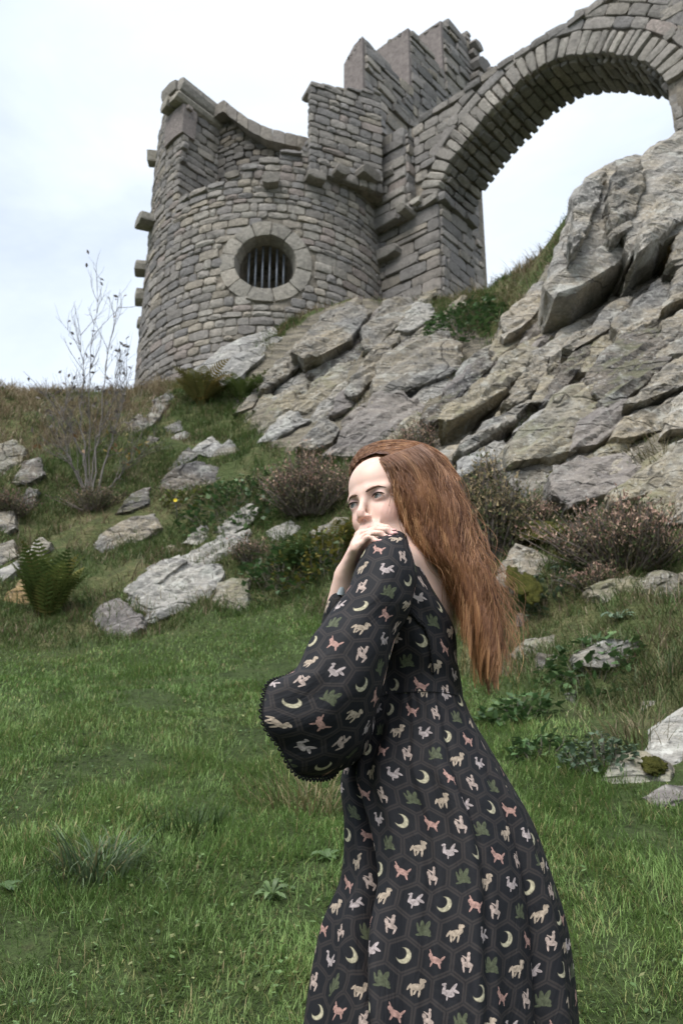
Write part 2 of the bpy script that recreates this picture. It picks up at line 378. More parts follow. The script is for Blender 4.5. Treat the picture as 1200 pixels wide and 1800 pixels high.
def courses(S, h0, h1, s0, s1, inside, ch=(.15, .26), ln=(.2, .58), tints=None, name='stone', bulge=(.0, .034), skip=0.0, hfun=None):
    h = h0
    while h < h1 - .06:
        dh = random.uniform(*ch)
        if h + dh > h1 - .1: dh = h1 - h
        s = s0(h + dh / 2) if callable(s0) else s0
        e = s1(h + dh / 2) if callable(s1) else s1
        first = True
        while s < e - .05:
            w = random.uniform(*ln) * (1.25 if dh > .28 else .95)
            if first and random.random() < .5: w *= .5
            first = False
            if s + w > e - .14: w = e - s
            if inside(s + w / 2, h + dh / 2) and random.random() >= skip:
                if dh > .29 and w > .35 and random.random() < .16:       # a course split in two thin stones
                    m = h + dh * random.uniform(.4, .6)
                    stone_from(S, s, s + w, h, m, name, tints=tints(s, h) if callable(tints) else tints, bulge=bulge); stone_from(S, s, s + w, m, h + dh, name, tints=tints(s, h) if callable(tints) else tints, bulge=bulge)
                else:
                    stone_from(S, s, s + w, h, h + dh, name, tints=tints(s, h) if callable(tints) else tints, bulge=bulge)
            s += w
        h += dh
def core_prism(name, poly_bottom, z0, ztop, mat='mortar'):
    """solid core behind the facing: plan polygon and a top height per corner"""
    bm = bmesh.new(); lo = [bm.verts.new(to_local([[*p, z0]])[0]) for p in poly_bottom]; hi = [bm.verts.new(to_local([[*p, z]])[0]) for p, z in zip(poly_bottom, ztop)]
    n = len(lo); bm.faces.new(lo[::-1]); bm.faces.new(hi)
    for i in range(n): bm.faces.new((lo[i], lo[(i + 1) % n], hi[(i + 1) % n], hi[i]))
    bmesh.ops.recalc_face_normals(bm, faces=bm.faces)
    return bm_obj(name, bm, MAT[mat], castle)

# ---- the drum
TX, TY, TR = -1.70, 20.3, 2.9
def drum(s, h, o, r=TR):
    ph = s / TR; rr = r + o - max(0, h - 11.4) * .012
    return (TX + rr * math.sin(ph), TY - rr * math.cos(ph), h)
def drum_px(px, py):
    d = ray(px, py); a = d[0] ** 2 + d[1] ** 2; b = -2 * (d[0] * TX + d[1] * TY); c = TX ** 2 + TY ** 2 - TR ** 2
    k = (-b - math.sqrt(max(0, b * b - 4 * a * c))) / (2 * a); p = d * k
    return math.atan2(p[0] - TX, TY - p[1]) * TR, p[2] + CAMZ
DEG = TR * math.pi / 180
_rim = [drum_px(x, y) for x, y in [(372, 333), (400, 314), (430, 300), (470, 285), (505, 272), (538, 264)]]
_top = [drum_px(543, 250), drum_px(600, 250), drum_px(645, 262)]
S_CUT, S_STEP, S_END = -42 * DEG, _top[0][0], 84 * DEG
def drum_top(s):
    if s < S_CUT: return 18.55 - max(0, (-s + S_CUT) - .9) * .35
    if s < S_STEP: return float(np.interp(s, [p[0] for p in _rim], [p[1] for p in _rim]))
    return float(np.interp(s, [p[0] for p in _top], [p[1] for p in _top]))
WS, WH = drum_px(467, 459)
WR, WR2 = .64, .98                                   # clear opening and outer radius of its stone ring
def in_drum(s, h):
    return h < drum_top(s) + .05 and math.hypot(s - WS, h - WH) > WR2 + .02
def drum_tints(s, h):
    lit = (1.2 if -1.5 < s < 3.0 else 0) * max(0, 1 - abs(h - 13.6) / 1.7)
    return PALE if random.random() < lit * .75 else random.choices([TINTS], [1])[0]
# courses around the window are cut to its ring
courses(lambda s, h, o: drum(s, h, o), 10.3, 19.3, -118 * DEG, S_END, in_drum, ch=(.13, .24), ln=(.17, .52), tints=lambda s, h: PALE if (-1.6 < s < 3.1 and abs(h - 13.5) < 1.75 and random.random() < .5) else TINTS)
# core shell: ring segments with a window tunnel left open
def drum_core():
    bm = bmesh.new(); N = 132; n_h = 34
    ss = np.linspace(-176 * DEG, 176 * DEG, N); rows = {}
    Ti = 1.25
    def col_pts(r):
        out = []
        for s in ss:
            top = drum_top(s) if -118 * DEG <= s <= S_END else 14.2
            out.append([bm.verts.new(to_local([drum(s, 10 + (top - 10) * k / n_h, -.022 if r == TR else 0, r)])[0]) for k in range(n_h + 1)])
        return out
    O = col_pts(TR); I = col_pts(TR - Ti)
    def open_(i, k):
        s = (ss[i] + ss[i + 1]) / 2; v = [O[i][k], O[i + 1][k + 1]]; h = (v[0].co.z + v[1].co.z) / 2 + CO.z
        return math.hypot(s - WS, h - WH) < WR + .16
    for i in range(N - 1):
        for k in range(n_h):
            if open_(i, k): continue
            bm.faces.new((O[i][k], O[i + 1][k], O[i + 1][k + 1], O[i][k + 1])); bm.faces.new((I[i][k], I[i][k + 1], I[i + 1][k + 1], I[i + 1][k]))
        bm.faces.new((O[i][n_h], O[i + 1][n_h], I[i + 1][n_h], I[i][n_h]))
    bmesh.ops.recalc_face_normals(bm, faces=bm.faces)
    return bm_obj('wall_core', bm, MAT['mortar'], castle)
drum_core()
# steep jumps in the wall top (the cut and the step) are closed by masonry faces
A0 = math.radians(40)
def radial_face(s_at, sign):
    ph = s_at / TR; nx, ny = math.cos(ph) * sign, math.sin(ph) * sign
    def S(u, h, o): r = TR - u; return (TX + r * math.sin(ph) + nx * o, TY - r * math.cos(ph) + ny * o, h)
    return S
courses(radial_face(S_CUT, 1), 14.0, 18.5, 0.02, 1.2, lambda u, h: True, ch=(.16, .26), ln=(.25, .6))
bm = bmesh.new()
for sc_, z0, z1 in ((S_CUT - .05, 13.7, 18.5),):
    f = radial_face(sc_, 1); q = [f(0.03, z0, 0), f(1.22, z0, 0), f(1.22, z1, 0), f(0.03, z1, 0)]
    bm.faces.new([bm.verts.new(to_local([p])[0]) for p in q])
bm_obj('wall_core', bm, MAT['mortar'], castle)
# ledge of long blocks capping the front wall
h_ = S_CUT + .1
while h_ < S_STEP - .1:
    w = min(random.uniform(.35, .7), S_STEP - h_); t0 = drum_top(h_ + w / 2)
    stone_from(lambda s, h, o: drum(s, h, o), h_, h_ + w, t0 - .02, t0 + random.uniform(.1, .16), 'coping_stone', bulge=(.04, .09), back=.9); h_ += w
# capping of the left fragment: plaque of smooth reddish stone and rough cap blocks
pl = radial_face(S_CUT, 1)
def frag_front(s, h, o):                              # chamfered front of the fragment above the courses
    return drum(s, h, o + .02)
MAT_SM = NT('smooth_reddish_stone'); _n = MAT_SM.noise(9, 5, .65)
MAT['smooth'] = MAT_SM.fin(MAT_SM.ramp(_n, [(.3, (.13, .115, .11)), (.55, (.20, .175, .165)), (.8, (.28, .255, .235))]), .9, MAT_SM.bump(MAT_SM.noise(45, 4, .7), .5, .02), .15)

# ---- swooping parapet behind the front wall
_sw = [(385, 118), (390, 147), (397, 173), (417, 200), (443, 223), (470, 240), (497, 248), (517, 252), (548, 262)]
PR = 1.72
def par_pt(ph, h, o): r = PR + o; return (TX + r * math.sin(ph), TY - r * math.cos(ph), h)
phs = np.linspace(rad(-44), rad(34), 40); pts_ = []
for ph in phs:
    x, y, _ = par_pt(ph, 0, 0); z = 16.0
    for _ in range(12):
        px = proj([x, y, z])[0]; py = np.interp(px, [a for a, b in _sw], [b for a, b in _sw]); d = ray(px, py); z = y * d[2] / d[1] + CAMZ
    pts_.append(min(z, 18.5))
ptop = lambda ph: float(np.interp(ph, phs, pts_))
bm = bmesh.new(); g = []
for ph, z in zip(phs, pts_):
    g.append([bm.verts.new(to_local([par_pt(ph, h, o)])[0]) for o, h in ((-.03, 13.4), (-.03, z - .3), (-.5, z - .3), (-.5, 13.4))])
for i in range(len(g) - 1):
    for k in range(3): bm.faces.new((g[i][k], g[i + 1][k], g[i + 1][k + 1], g[i][k + 1]))
bmesh.ops.recalc_face_normals(bm, faces=bm.faces); bm_obj('parapet_core', bm, MAT['mortar'], castle)
courses(lambda s, h, o: par_pt(s / PR, h, o), 13.6, 18.6, rad(-46) * PR, rad(33) * PR, lambda s, h: h < ptop(s / PR) - .36, ch=(.12, .2), ln=(.18, .42), bulge=(.02, .07), tints=[(.13, .12, .11), (.2, .175, .145), (.1, .095, .09)])
for i in range(0, len(phs) - 4, 4):                                     # coping blocks, oversailing the parapet
    def S(s, h, o, i=i):
        ph = phs[i] + (phs[min(i + 4, len(phs) - 1)] - phs[i]) * s; return par_pt(ph, ptop(ph) - .36 + h, o + .3)
    stone_from(S, 0, 1, 0, .36, 'coping_stone', gap=.004, bulge=(.01, .03), back=.85, tints=[(.19, .175, .16), (.225, .205, .18)], jit=.01)

# ---- flat-topped wall step right of the swoop
SP0, SP1 = at(543, 262, 17.5), at(672, 270, 18.25); _sd = SP1 - SP0; _sd[2] = 0; SLEN = float(np.linalg.norm(_sd)); _sd /= SLEN; _sn = np.array([_sd[1], -_sd[0], 0])
step_f = lambda s, h, o: tuple(np.array([SP0[0], SP0[1], 0]) + _sd * s + _sn * o + np.array([0, 0, h]))
_zt = [at(543, 151, 17.5)[2], at(672, 166, 18.25)[2]]; step_top = lambda s: _zt[0] + (_zt[1] - _zt[0]) * s / SLEN
ZB = at(543, 300, 17.5)[2]
courses(step_f, ZB, max(_zt) + .1, 0, SLEN, lambda s, h: h < step_top(s) - .02, ch=(.14, .25), ln=(.2, .6))
_q = [np.array([SP0[0], SP0[1]]) + _sd[:2] * a - _sn[:2] * b for a, b in ((.04, .04), (SLEN, .04))]; _q += [_q[1] * 1.06, _q[0] * 1.06 + np.array([.1, 0])]
core_prism('wall_core', [tuple(p) for p in _q], ZB + .03, [_zt[0] - .03, _zt[1] - .03, _zt[1] - .03, _zt[0] - .03])
s_ = 0.0
while s_ < SLEN - .1:
    w = min(random.uniform(.25, .5), SLEN - s_); z = step_top(s_ + w / 2)
    stone_from(step_f, s_, s_ + w, z - .04, z + random.uniform(.03, .09), 'coping_stone', bulge=(.03, .06), back=.5); s_ += w
# ---- oval grated window
def ring_stone(a0, a1):
    def S(s, h, o):
        a = s / .8; return drum(WS + h * math.cos(a), WH + h * math.sin(a), o)
    stone_from(S, a0 * .8, a1 * .8, WR + .0, WR2, 'window_ring_stone', gap=.002, bulge=(.02, .04), back=.34, tints=[(.27, .25, .215), (.25, .235, .205), (.29, .265, .225)], jit=.008)
_k = [.5, 2.4, 4.3, .5 + 2 * math.pi]
for a, b in zip(_k[:-1], _k[1:]):
    n_ = 4
    for j_ in range(n_): ring_stone(a + (b - a) * j_ / n_, a + (b - a) * (j_ + 1) / n_)
bm = bmesh.new(); N = 40; g = []                                        # the tunnel through the wall
for i in range(N):
    a = 2 * math.pi * i / N
    g.append([bm.verts.new(to_local([drum(WS + r * math.cos(a), WH + r * math.sin(a), o)])[0]) for r, o in ((WR + .02, -.02), (WR + .01, -.5), (WR, -1.4), (WR * .98, -2.6))])
for i in range(N):
    for k in range(3): bm.faces.new((g[i][k], g[(i + 1) % N][k], g[(i + 1) % N][k + 1], g[i][k + 1]))
bm.faces.new([q[3] for q in g]); bmesh.ops.recalc_face_normals(bm, faces=bm.faces)
PART = {'window_ring_stone': bm_obj('window', bm, MAT['mortar'], castle, True)}; PART['window_bar'] = PART['window_ring_stone']
t = NT('grey_painted_iron'); MAT['iron'] = t.fin(t.ramp(t.noise(30, 4), [(.3, (.12, .135, .16)), (.7, (.21, .23, .26))]), .5, None, .5, Metallic=.3)
for x in (-.42, -.255, -.085, .085, .255, .42):
    hh = math.sqrt(.62 ** 2 - x * x)
    V, Q, T = tube([drum(WS + x, WH - hh, -.36), drum(WS + x, WH, -.36), drum(WS + x, WH + hh, -.36)], .022, 8)
    mk('window_bar', mesh_np('window_bar', to_local(V), quads=Q, tris=T, mat=MAT['iron']), PART['window_bar'])

# ---- arch, pier, buttress and turret share one square plan
C0 = at(770, 345, 18.0); AV = np.array([math.cos(A0), -math.sin(A0), 0]); BV = np.array([math.sin(A0), math.cos(A0), 0])
TH = 1.3
def pt(a, b, z): p = C0 + AV * a + BV * b; return (p[0], p[1], z)
def on_front(px, py, b=0.0):                          # pixel -> (a, z) on a plane parallel to the arch front
    d = ray(px, py); P0 = C0 + BV * b; k = np.dot(P0, BV) / np.dot(d, BV); p = d * k
    return float(np.dot(p - np.array([C0[0], C0[1], 0]), AV)), p[2] + CAMZ
def on_side(px, py, a):                               # pixel -> (b, z) on a plane square to it
    d = ray(px, py); P0 = C0 + AV * a; k = np.dot(P0, AV) / np.dot(d, AV); p = d * k
    return float(np.dot(p - np.array([C0[0], C0[1], 0]), BV)), p[2] + CAMZ
ZS = C0[2]                                            # impost level
front = lambda s, h, o: pt(s, -o, h)
# intrados profile in the wall plane
_prof = np.array([[0, 0], [.10, .30], [.28, .62], [.55, .86], [.95, 1.14], [1.45, 1.45], [1.95, 1.70], [2.45, 1.90], [2.95, 1.92], [3.5, 1.70], [4.1, 1.33], [4.6, .92], [4.9, .55], [5.08, .2], [5.15, -.1]])
_prof[:, 0] *= 1.0
def _smooth(P, n):
    d = np.concatenate([[0], np.cumsum(np.linalg.norm(np.diff(P, axis=0), axis=1))]); u = np.linspace(0, d[-1], 200)
    X = np.stack([np.interp(u, d, P[:, 0]), np.interp(u, d, P[:, 1])], -1)
    for _ in range(60): X[1:-1] = .5 * X[1:-1] + .25 * (X[:-2] + X[2:])
    d = np.concatenate([[0], np.cumsum(np.linalg.norm(np.diff(X, axis=0), axis=1))]); u = np.linspace(0, d[-1], n)
    return np.stack([np.interp(u, d, X[:, 0]), np.interp(u, d, X[:, 1])], -1), d[-1]
PROF, PLEN = _smooth(_prof, 161)
_tan = np.gradient(PROF, axis=0); _tan /= np.linalg.norm(_tan, axis=1)[:, None]; PNRM = np.stack([-_tan[:, 1], _tan[:, 0]], -1)
def arch_pt(l, r, o):                                 # l along the arch, r out from the intrados, o proud of the wall
    i = np.clip(l / PLEN, 0, 1) * 160; k = min(int(i), 159); f = i - k
    p = PROF[k] * (1 - f) + PROF[k + 1] * f; n = PNRM[k] * (1 - f) + PNRM[k + 1] * f; q = p + n * r
    return pt(q[0], -o, ZS + q[1])
def arch_az(l, r): p = np.array(arch_pt(l, r, 0)) - np.array([C0[0], C0[1], 0]); return np.dot(p, AV), p[2]
TOPL = [on_front(x, y) for x, y in [(744, 207), (800, 172), (880, 115), (940, 78), (1000, 42), (1060, 0), (1130, -55), (1200, -110)]]
def arch_top(a): return float(np.interp(a, [p[0] for p in TOPL], [p[1] for p in TOPL], left=TOPL[0][1], right=TOPL[-1][1] - .0))
VD = .54
l = 0.0
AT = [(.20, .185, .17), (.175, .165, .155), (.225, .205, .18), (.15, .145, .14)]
while l < PLEN - .08:                                 # voussoirs on the face, soffit blocks behind
    w = min(random.uniform(.15, .26), PLEN - l); vd = VD * random.uniform(.88, 1.08)
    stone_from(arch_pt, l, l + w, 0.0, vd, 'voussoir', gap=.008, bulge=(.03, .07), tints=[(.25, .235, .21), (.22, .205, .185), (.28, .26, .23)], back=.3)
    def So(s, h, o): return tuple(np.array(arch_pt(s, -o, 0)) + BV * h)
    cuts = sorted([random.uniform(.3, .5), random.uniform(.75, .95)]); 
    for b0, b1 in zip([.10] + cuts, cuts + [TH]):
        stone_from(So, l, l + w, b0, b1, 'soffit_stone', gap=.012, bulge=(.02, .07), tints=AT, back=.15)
    l += w
def above_arch(a, z, m=VD + .02):
    q = np.array([a, z - ZS]); return np.min(np.linalg.norm(PROF - q, axis=1)) > m and not (0 < a < 5.1 and z < ZS + np.interp(a, PROF[:, 0], PROF[:, 1]))
for ring in range(9):                                 # masonry following the arch above the ring
    r0 = VD + .03 + ring * .27
    courses(lambda s, h, o: arch_pt(s, h, o), r0, r0 + .27, .75 - ring * .0, PLEN - .3, lambda s, h: (lambda az: az[1] < arch_top(az[0]) - .05 and az[0] > .15)(arch_az(s, h)), ch=(.27, .28), ln=(.3, .75))
courses(front, ZS, 18.6, -.62, .62, lambda s, h: h < arch_top(s) - .06 and above_arch(s, h, VD + .1), ch=(.18, .28), ln=(.3, .65))
courses(front, 11.5, 20, 5.2, 8.4, lambda s, h: h < arch_top(s) - .06 and above_arch(s, h, VD + .08), ch=(.2, .3), ln=(.35, .8))
for i in range(18):                                   # edge course along the sloping top
    a0 = -.45 + i * .42
    def S(s, h, o): return pt(s, -o, arch_top(s) - .12 + h)
    stone_from(S, a0, a0 + .42, 0, random.uniform(.16, .2), 'coping_stone', gap=.004, bulge=(.03, .07), back=TH, tints=AT, jit=.012)
# pier below the impost
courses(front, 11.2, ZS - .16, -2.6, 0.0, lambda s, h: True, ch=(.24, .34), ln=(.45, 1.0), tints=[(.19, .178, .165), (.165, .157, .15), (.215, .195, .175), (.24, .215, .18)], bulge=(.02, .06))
courses(lambda s, h, o: pt(o, s, h), 11.2, ZS - .16, 0.03, TH, lambda s, h: True, ch=(.2, .3), ln=(.3, .7), bulge=(.02, .06))
for b0, b1 in ((-.06, .42), (.42, .86), (.86, TH + .06)):              # impost moulding on the reveal
    stone_from(lambda s, h, o: pt(o, s, h), b0, b1, ZS - .16, ZS + .06, 'impost_block', bulge=(.14, .18), back=.1, tints=AT, gap=.004)
for a0, a1 in ((-.95, -.5), (-.5, .05)):
    stone_from(front, a0, a1, ZS - .16, ZS + .04, 'impost_block', bulge=(.1, .17), back=.1, tints=PALE[3:], gap=.006)
# right springing pier reveal
courses(lambda s, h, o: pt(5.15 - o, s, h), 11.5, ZS + .2, .05, TH, lambda s, h: True, ch=(.24, .34), ln=(.35, .7))
bm = bmesh.new()                                      # arch core: front and back sheet, top and soffit
ctop = [(a, arch_top(a) - .06) for a in np.linspace(-.7, 8.4, 60)]
prof_in = [(p[0], ZS + p[1]) for p in PROF + PNRM * .05]
outline_l = prof_in
for side in (.06, TH - .03):
    cols = []
    for a in np.concatenate([np.linspace(-.7, -.06, 6), np.linspace(.0, 5.14, 50), np.linspace(5.2, 8.4, 14)]):
        if -.05 <= a <= 5.15: zb = ZS + float(np.interp(a, PROF[:, 0], PROF[:, 1])) + .06
        else: zb = 11.0
        zt = arch_top(a) - .06; cols.append([bm.verts.new(to_local([pt(a, side, zb + (zt - zb) * k / 6)])[0]) for k in range(7)])
    for i in range(len(cols) - 1):
        for k in range(6): bm.faces.new((cols[i][k], cols[i + 1][k], cols[i + 1][k + 1], cols[i][k + 1]))
sv = [[bm.verts.new(to_local([pt(a, b, z)])[0]) for b in (.06, TH - .03)] for a, z in prof_in]
for i in range(len(sv) - 1): bm.faces.new((sv[i][0], sv[i + 1][0], sv[i + 1][1], sv[i][1]))
bmesh.ops.recalc_face_normals(bm, faces=bm.faces); PART['voussoir'] = PART['soffit_stone'] = PART['impost_block'] = bm_obj('arch', bm, MAT['mortar'], castle)
def pl2(a0, a1, b0, b1): return [pt(a, b, 0)[:2] for a, b in ((a0, b0), (a1, b0), (a1, b1), (a0, b1))]
core_prism('wall_core', pl2(-2.6, -.05, .05, TH - .05), 10.5, [ZS + .02] * 4)
core_prism('wall_core', pl2(5.2, 8.4, .1, TH - .05), 10.5, [ZS + .6] * 4)
# quoined buttress left of the arch
Q0, Q1, QZ = -2.0, -.68, 16.2
bq = -.22
courses(lambda s, h, o: pt(s, bq - o, h), ZS - .3, 17.9, Q0, Q1, lambda s, h: h < 17.4, ch=(.22, .32), ln=(.4, .9), bulge=(.02, .09))
courses(lambda s, h, o: pt(Q1 + o, s, h), ZS - .2, 17.9, bq, .9, lambda s, h: h < 17.4, ch=(.22, .32), ln=(.3, .6), bulge=(.02, .07))
core_prism('wall_core', pl2(Q0, Q1 - .05, bq + .05, 1.2), ZS - .28, [17.35] * 4)
# stepped turret behind
TA = -1.85
b1c, z1c = on_side(638, 68, TA); b2c, z2c = on_side(718, 53, TA); b3c, z3c = on_side(775, 40, TA); b4c, z4c = on_side(822, 62, TA)
blocks = [(b1c, b2c, z1c, z1c - .1, .55), (b2c, b3c, z2c, z2c - .1, 1.05), (b3c, b4c, z3c, z4c, 1.15)]
for i, (b0, b1, za, zb, w) in enumerate(blocks):
    core_prism('turret_core', pl2(TA - w, TA - .05, b0 + .03, b1 + .02), 14.5, [za - (.5 if i == 0 else .1), za, zb, zb - .3])
    zt = lambda s, b0=b0, b1=b1, za=za, zb=zb: za + (zb - za) * (s - b0) / (b1 - b0)
    courses(lambda s, h, o: pt(TA + o, s, h), 15.8, max(za, zb), b0 + .01, b1, lambda s, h, zt=zt: h < zt(s) - .03, ch=(.2, .32), ln=(.3, .85), bulge=(.02, .10))
    z_low = [15.6, z1c - .6, z2c - .6][i]
    bm = bmesh.new()                                  # smooth rendered end face of each step
    q = [(TA - w - .02, z_low), (TA + .02, z_low), (TA + .02, za + .02), (TA - w * .45, za - (.1 if i == 0 else .0)), (TA - w - .02, za - (.5 if i == 0 else .08))]
    lo = [bm.verts.new(to_local([pt(a, b0 - .06, z)])[0]) for a, z in q]; hi = [bm.verts.new(to_local([pt(a, b0 + .06, z)])[0]) for a, z in q]
    bm.faces.new(lo); bm.faces.new(hi[::-1])
    for k in range(5): bm.faces.new((lo[k], hi[k], hi[(k + 1) % 5], lo[(k + 1) % 5]))
    bmesh.ops.recalc_face_normals(bm, faces=bm.faces)
    bm_obj('end_slab', bm, MAT['smooth'], castle)

    for k in range(6):                                # broken capping along each step
        a0 = TA - w + k * w / 6; hh = random.uniform(.03, .14)
        stone_from(lambda s, h, o, b0=b0: pt(s, b0 - o, h), a0, a0 + w / 6, za - .12 - (.42 * (1 - k / 5) if i == 0 else 0), za - .1 + hh - (.42 * (1 - k / 5) if i == 0 else 0), 'coping_stone', bulge=(.05, .09), back=random.uniform(.3, .6), jit=.03)
# ---- corbels and loose projecting blocks
def corbel(px, py, w=.34, h=.24, d=.34, tint=None, face='drum'):
    if face == 'drum':
        s, hh = drum_px(px, py); S = drum
    else:
        s, hh = on_front(px, py, bq if face == 'butt' else 0); S = (lambda s, h, o: pt(s, bq - o, h)) if face == 'butt' else front
    stone_from(lambda a, b, o: S(a, b, o), s - w / 2, s + w / 2, hh - h / 2, hh + h / 2, 'corbel', bulge=(d * .8, d), back=.2, tints=[tint or (.20, .185, .165)], gap=.0, jit=.03, out=.1)
for px, py, w, h, d in [(477, 322, .36, .26, .2), (552, 316, .42, .22, .2), (590, 312, .32, .2, .3), (628, 320, .5, .26, .42), (660, 318, .3, .26, .5)]:
    corbel(px, py, w, h, d)
for deg, z, w, h, d in [(-66, 15.5, .5, .28, .25), (-82, 14.78, .42, .3, .18), (-86, 14.15, .36, .36, .12), (-88, 13.5, .3, .3, .02), (-84, 18.0, .34, .4, .12)]:
    s = deg * DEG; stone_from(drum, s - w / 2, s + w / 2, z - h / 2, z + h / 2, 'corbel', bulge=(d * .8, d), back=.2, jit=.04, out=.12, tints=[(.24, .225, .19), (.2, .19, .165)])
for px, py, w, h in [(713, 372, .34, .22), (738, 360, .34, .2)]:
    corbel(px, py, w * .85, h * .9, .12, (.25, .235, .205), 'butt' if px < 720 else 'front')
corbel(683, 452, .75, .24, .16, (.215, .2, .18), 'front')
# fragment cap: plaque and rough blocks
a_ = S_CUT
stone_from(lambda s, h, o: drum(s, h, o), a_ - .62, a_ + .12, 17.15, 17.95, 'plaque', bulge=(.07, .08), back=.3, tints=[(.19, .165, .155)], jit=.0, out=.02)
for s0, s1, z0, z1 in [(-.60, -.2, 17.98, 18.3), (-.22, .16, 17.98, 18.22), (-.56, .02, 18.3, 18.62), (.0, .2, 18.22, 18.6)]:
    stone_from(lambda s, h, o: drum(s, h, o), a_ + s0, a_ + s1, z0, z1, 'coping_stone', bulge=(.12, .22), back=1.1, tints=[(.27, .25, .21), (.23, .215, .19)], jit=.03, out=.1)
# rough broken end of the turret
for k in range(13):
    bb = b4c + random.uniform(-.25, .45); z = random.uniform(z4c - 2.4, z4c); sz = random.uniform(.25, .5)
    stone_from(lambda s, h, o: pt(TA + o, s, h), bb, bb + sz * 1.3, z, z + sz, 'stone', bulge=(.05, .4), back=.9, jit=.08, out=.1, tints=[(.15, .142, .135), (.19, .175, .16)])
core_prism('turret_core', pl2(TA - 1.0, TA - .1, b4c - .1, b4c + .45), 15.5, [z4c - .4, z4c - .3, z4c - .8, z4c - .9])

# ---- write the stones: largest in view as single parts, the rest joined
_by = {}
for st in STONES: _by.setdefault(st[0], []).append(st)
for nm, lst in _by.items():
    lst.sort(key=lambda q: -q[4])
    single, rest = lst[:300], lst[300:]
    for _, V, fc, t, _a in single:
        ctr = V.mean(0)
        me = mesh_np(nm, V - ctr, faces=fc, mat=MAT['stone'], smooth=True, colors={'tint': np.repeat(t[None], len(V), 0)}); me.set_sharp_from_angle(angle=rad(20))
        o = mk(nm, me, PART.get(nm, castle)); o.location = ctr - np.array(CO)
    if rest:
        Vs, Fs, Cs, n = [], [], [], 0
        for _, V, fc, t, _a in rest:
            Vs.append(V); Fs += [tuple(i + n for i in f) for f in fc]; Cs.append(np.repeat(t[None], len(V), 0)); n += len(V)
        me = mesh_np(nm, to_local(np.concatenate(Vs)), faces=Fs, mat=MAT['stone'], smooth=True, colors={'tint': np.concatenate(Cs)}); me.set_sharp_from_angle(angle=rad(20))
        tag(mk('rubble_facing' if nm == 'stone' else nm, me, PART.get(nm, castle)), kind='stuff')
    print('castle', nm, len(single), len(rest))
# ---------------------------------------------------------------- rocks
def rock_mesh(name, poly, m=1.6, proud=.1, depth=.8, mat='rock_grey', k=0.0, Y=None, rough=1.0, seed=0, edge=None, drop=.15, grow=1.0):
    """a real block: its outline seen from the path, set at its own distance on the bank, with a sloping face and a body behind"""
    R = random.Random(seed); poly = np.array(poly, float); c = poly.mean(0); poly = c + (poly - c) * grow
    if Y is None:
        h = [hit(x, y) for x, y in [c] + [c + (p - c) * .6 for p in poly]]; h = [q[1] for q in h if q is not None]
        Y = float(np.median(h)) if h else 14.0
    Y -= proud
    d0 = ray(*c); t0 = d0[2] / d0[1]; mm = max(m, t0 + .35)
    out = []
    n = len(poly); dense = []
    for i in range(n):
        a, b = poly[i], poly[(i + 1) % n]; dense += [a, a + (b - a) * R.uniform(.4, .6) + (np.array([R.uniform(-1, 1), R.uniform(-1, 1)]) * .035 * np.linalg.norm(b - a))]
    size = float(np.linalg.norm(at(*poly.max(0), Y) - at(*poly.min(0), Y)))
    def place(p, dy=0.0):
        d = ray(*p); t = d[2] / d[1]; yy = Y * (mm - t0) / (mm - t) + k * (p[0] - c[0]) / 100 + dy
        return at(p[0], p[1], yy)
    for p in dense:
        out.append(place(c + (p - c) * .90, R.uniform(-.02, .02) * size))
        out.append(place(p, R.uniform(.04, .10) * min(size, 1.5)))
        q = place(c + (p - c) * .95, 0); q[1] += depth * R.uniform(.85, 1.1); q[2] -= drop * depth; q[0] += (q[0] - place(c)[0]) * .02; out.append(q)
    out.append(place(c, -.05 * size))
    ctr = np.mean(out, 0)
    bm = bmesh.new()
    for p in out: bm.verts.new(p - ctr)
    r = bmesh.ops.convex_hull(bm, input=bm.verts)
    bmesh.ops.delete(bm, geom=list({g for g in r['geom_interior'] + r['geom_unused'] if isinstance(g, bmesh.types.BMVert)}), context='VERTS')
    bmesh.ops.recalc_face_normals(bm, faces=bm.faces)
    e0 = edge or max(.07, size / 18)
    for _ in range(7):
        es = [e for e in bm.edges if e.calc_length() > e0]
        if not es or len(bm.verts) > 5000: break
        bmesh.ops.subdivide_edges(bm, edges=es, cuts=1, use_grid_fill=False)
        bmesh.ops.triangulate(bm, faces=[f for f in bm.faces if len(f.verts) > 3])
    bmesh.ops.recalc_face_normals(bm, faces=bm.faces); bm.normal_update()
    ca, sa = math.cos(rad(38)), math.sin(rad(38)); amp = min(.05 * size, .085) * rough; s = 1.0 / max(.25, size * .35)
    off = Vector((seed * 3.7, seed * 1.3, 0))
    for v in bm.verts:
        p = v.co + Vector(ctr)
        q = Vector((p.x * ca + p.z * sa, p.y, -p.x * sa + p.z * ca))      # bedding frame
        w = noise.fractal(Vector((q.x * s, q.y * s, q.z * s * 3.2)) + off, 1.0, 2.1, 4, noise_basis='PERLIN_ORIGINAL')
        st = noise.noise(Vector((q.x * .5, q.y * .5, q.z * 7 * s)) + off)
        fine = noise.fractal(p * 5.0, 1.0, 2.0, 3, noise_basis='PERLIN_ORIGINAL')
        v.co += v.normal * (w * amp * .55 + (round(st * 3) / 3) * amp * .6 + fine * .012 * rough)
    me = bpy.data.meshes.new(name); bm.to_mesh(me); bm.free()
    me.polygons.foreach_set('use_smooth', np.ones(len(me.polygons), bool)); me.set_sharp_from_angle(angle=rad(24))
    me.materials.append(MAT[mat])
    return me, ctr
G, B_, D_, P_, U_, O_ = 'rock_grey', 'rock_buff', 'rock_dark', 'rock_pale', 'rock_purple', 'rock_ochre'
crag = empty('rock_crag', (3.0, 12.0, 6.0)); tag(crag, 'big outcrop of tilted gritstone slabs under the castle and arch', 'crag')
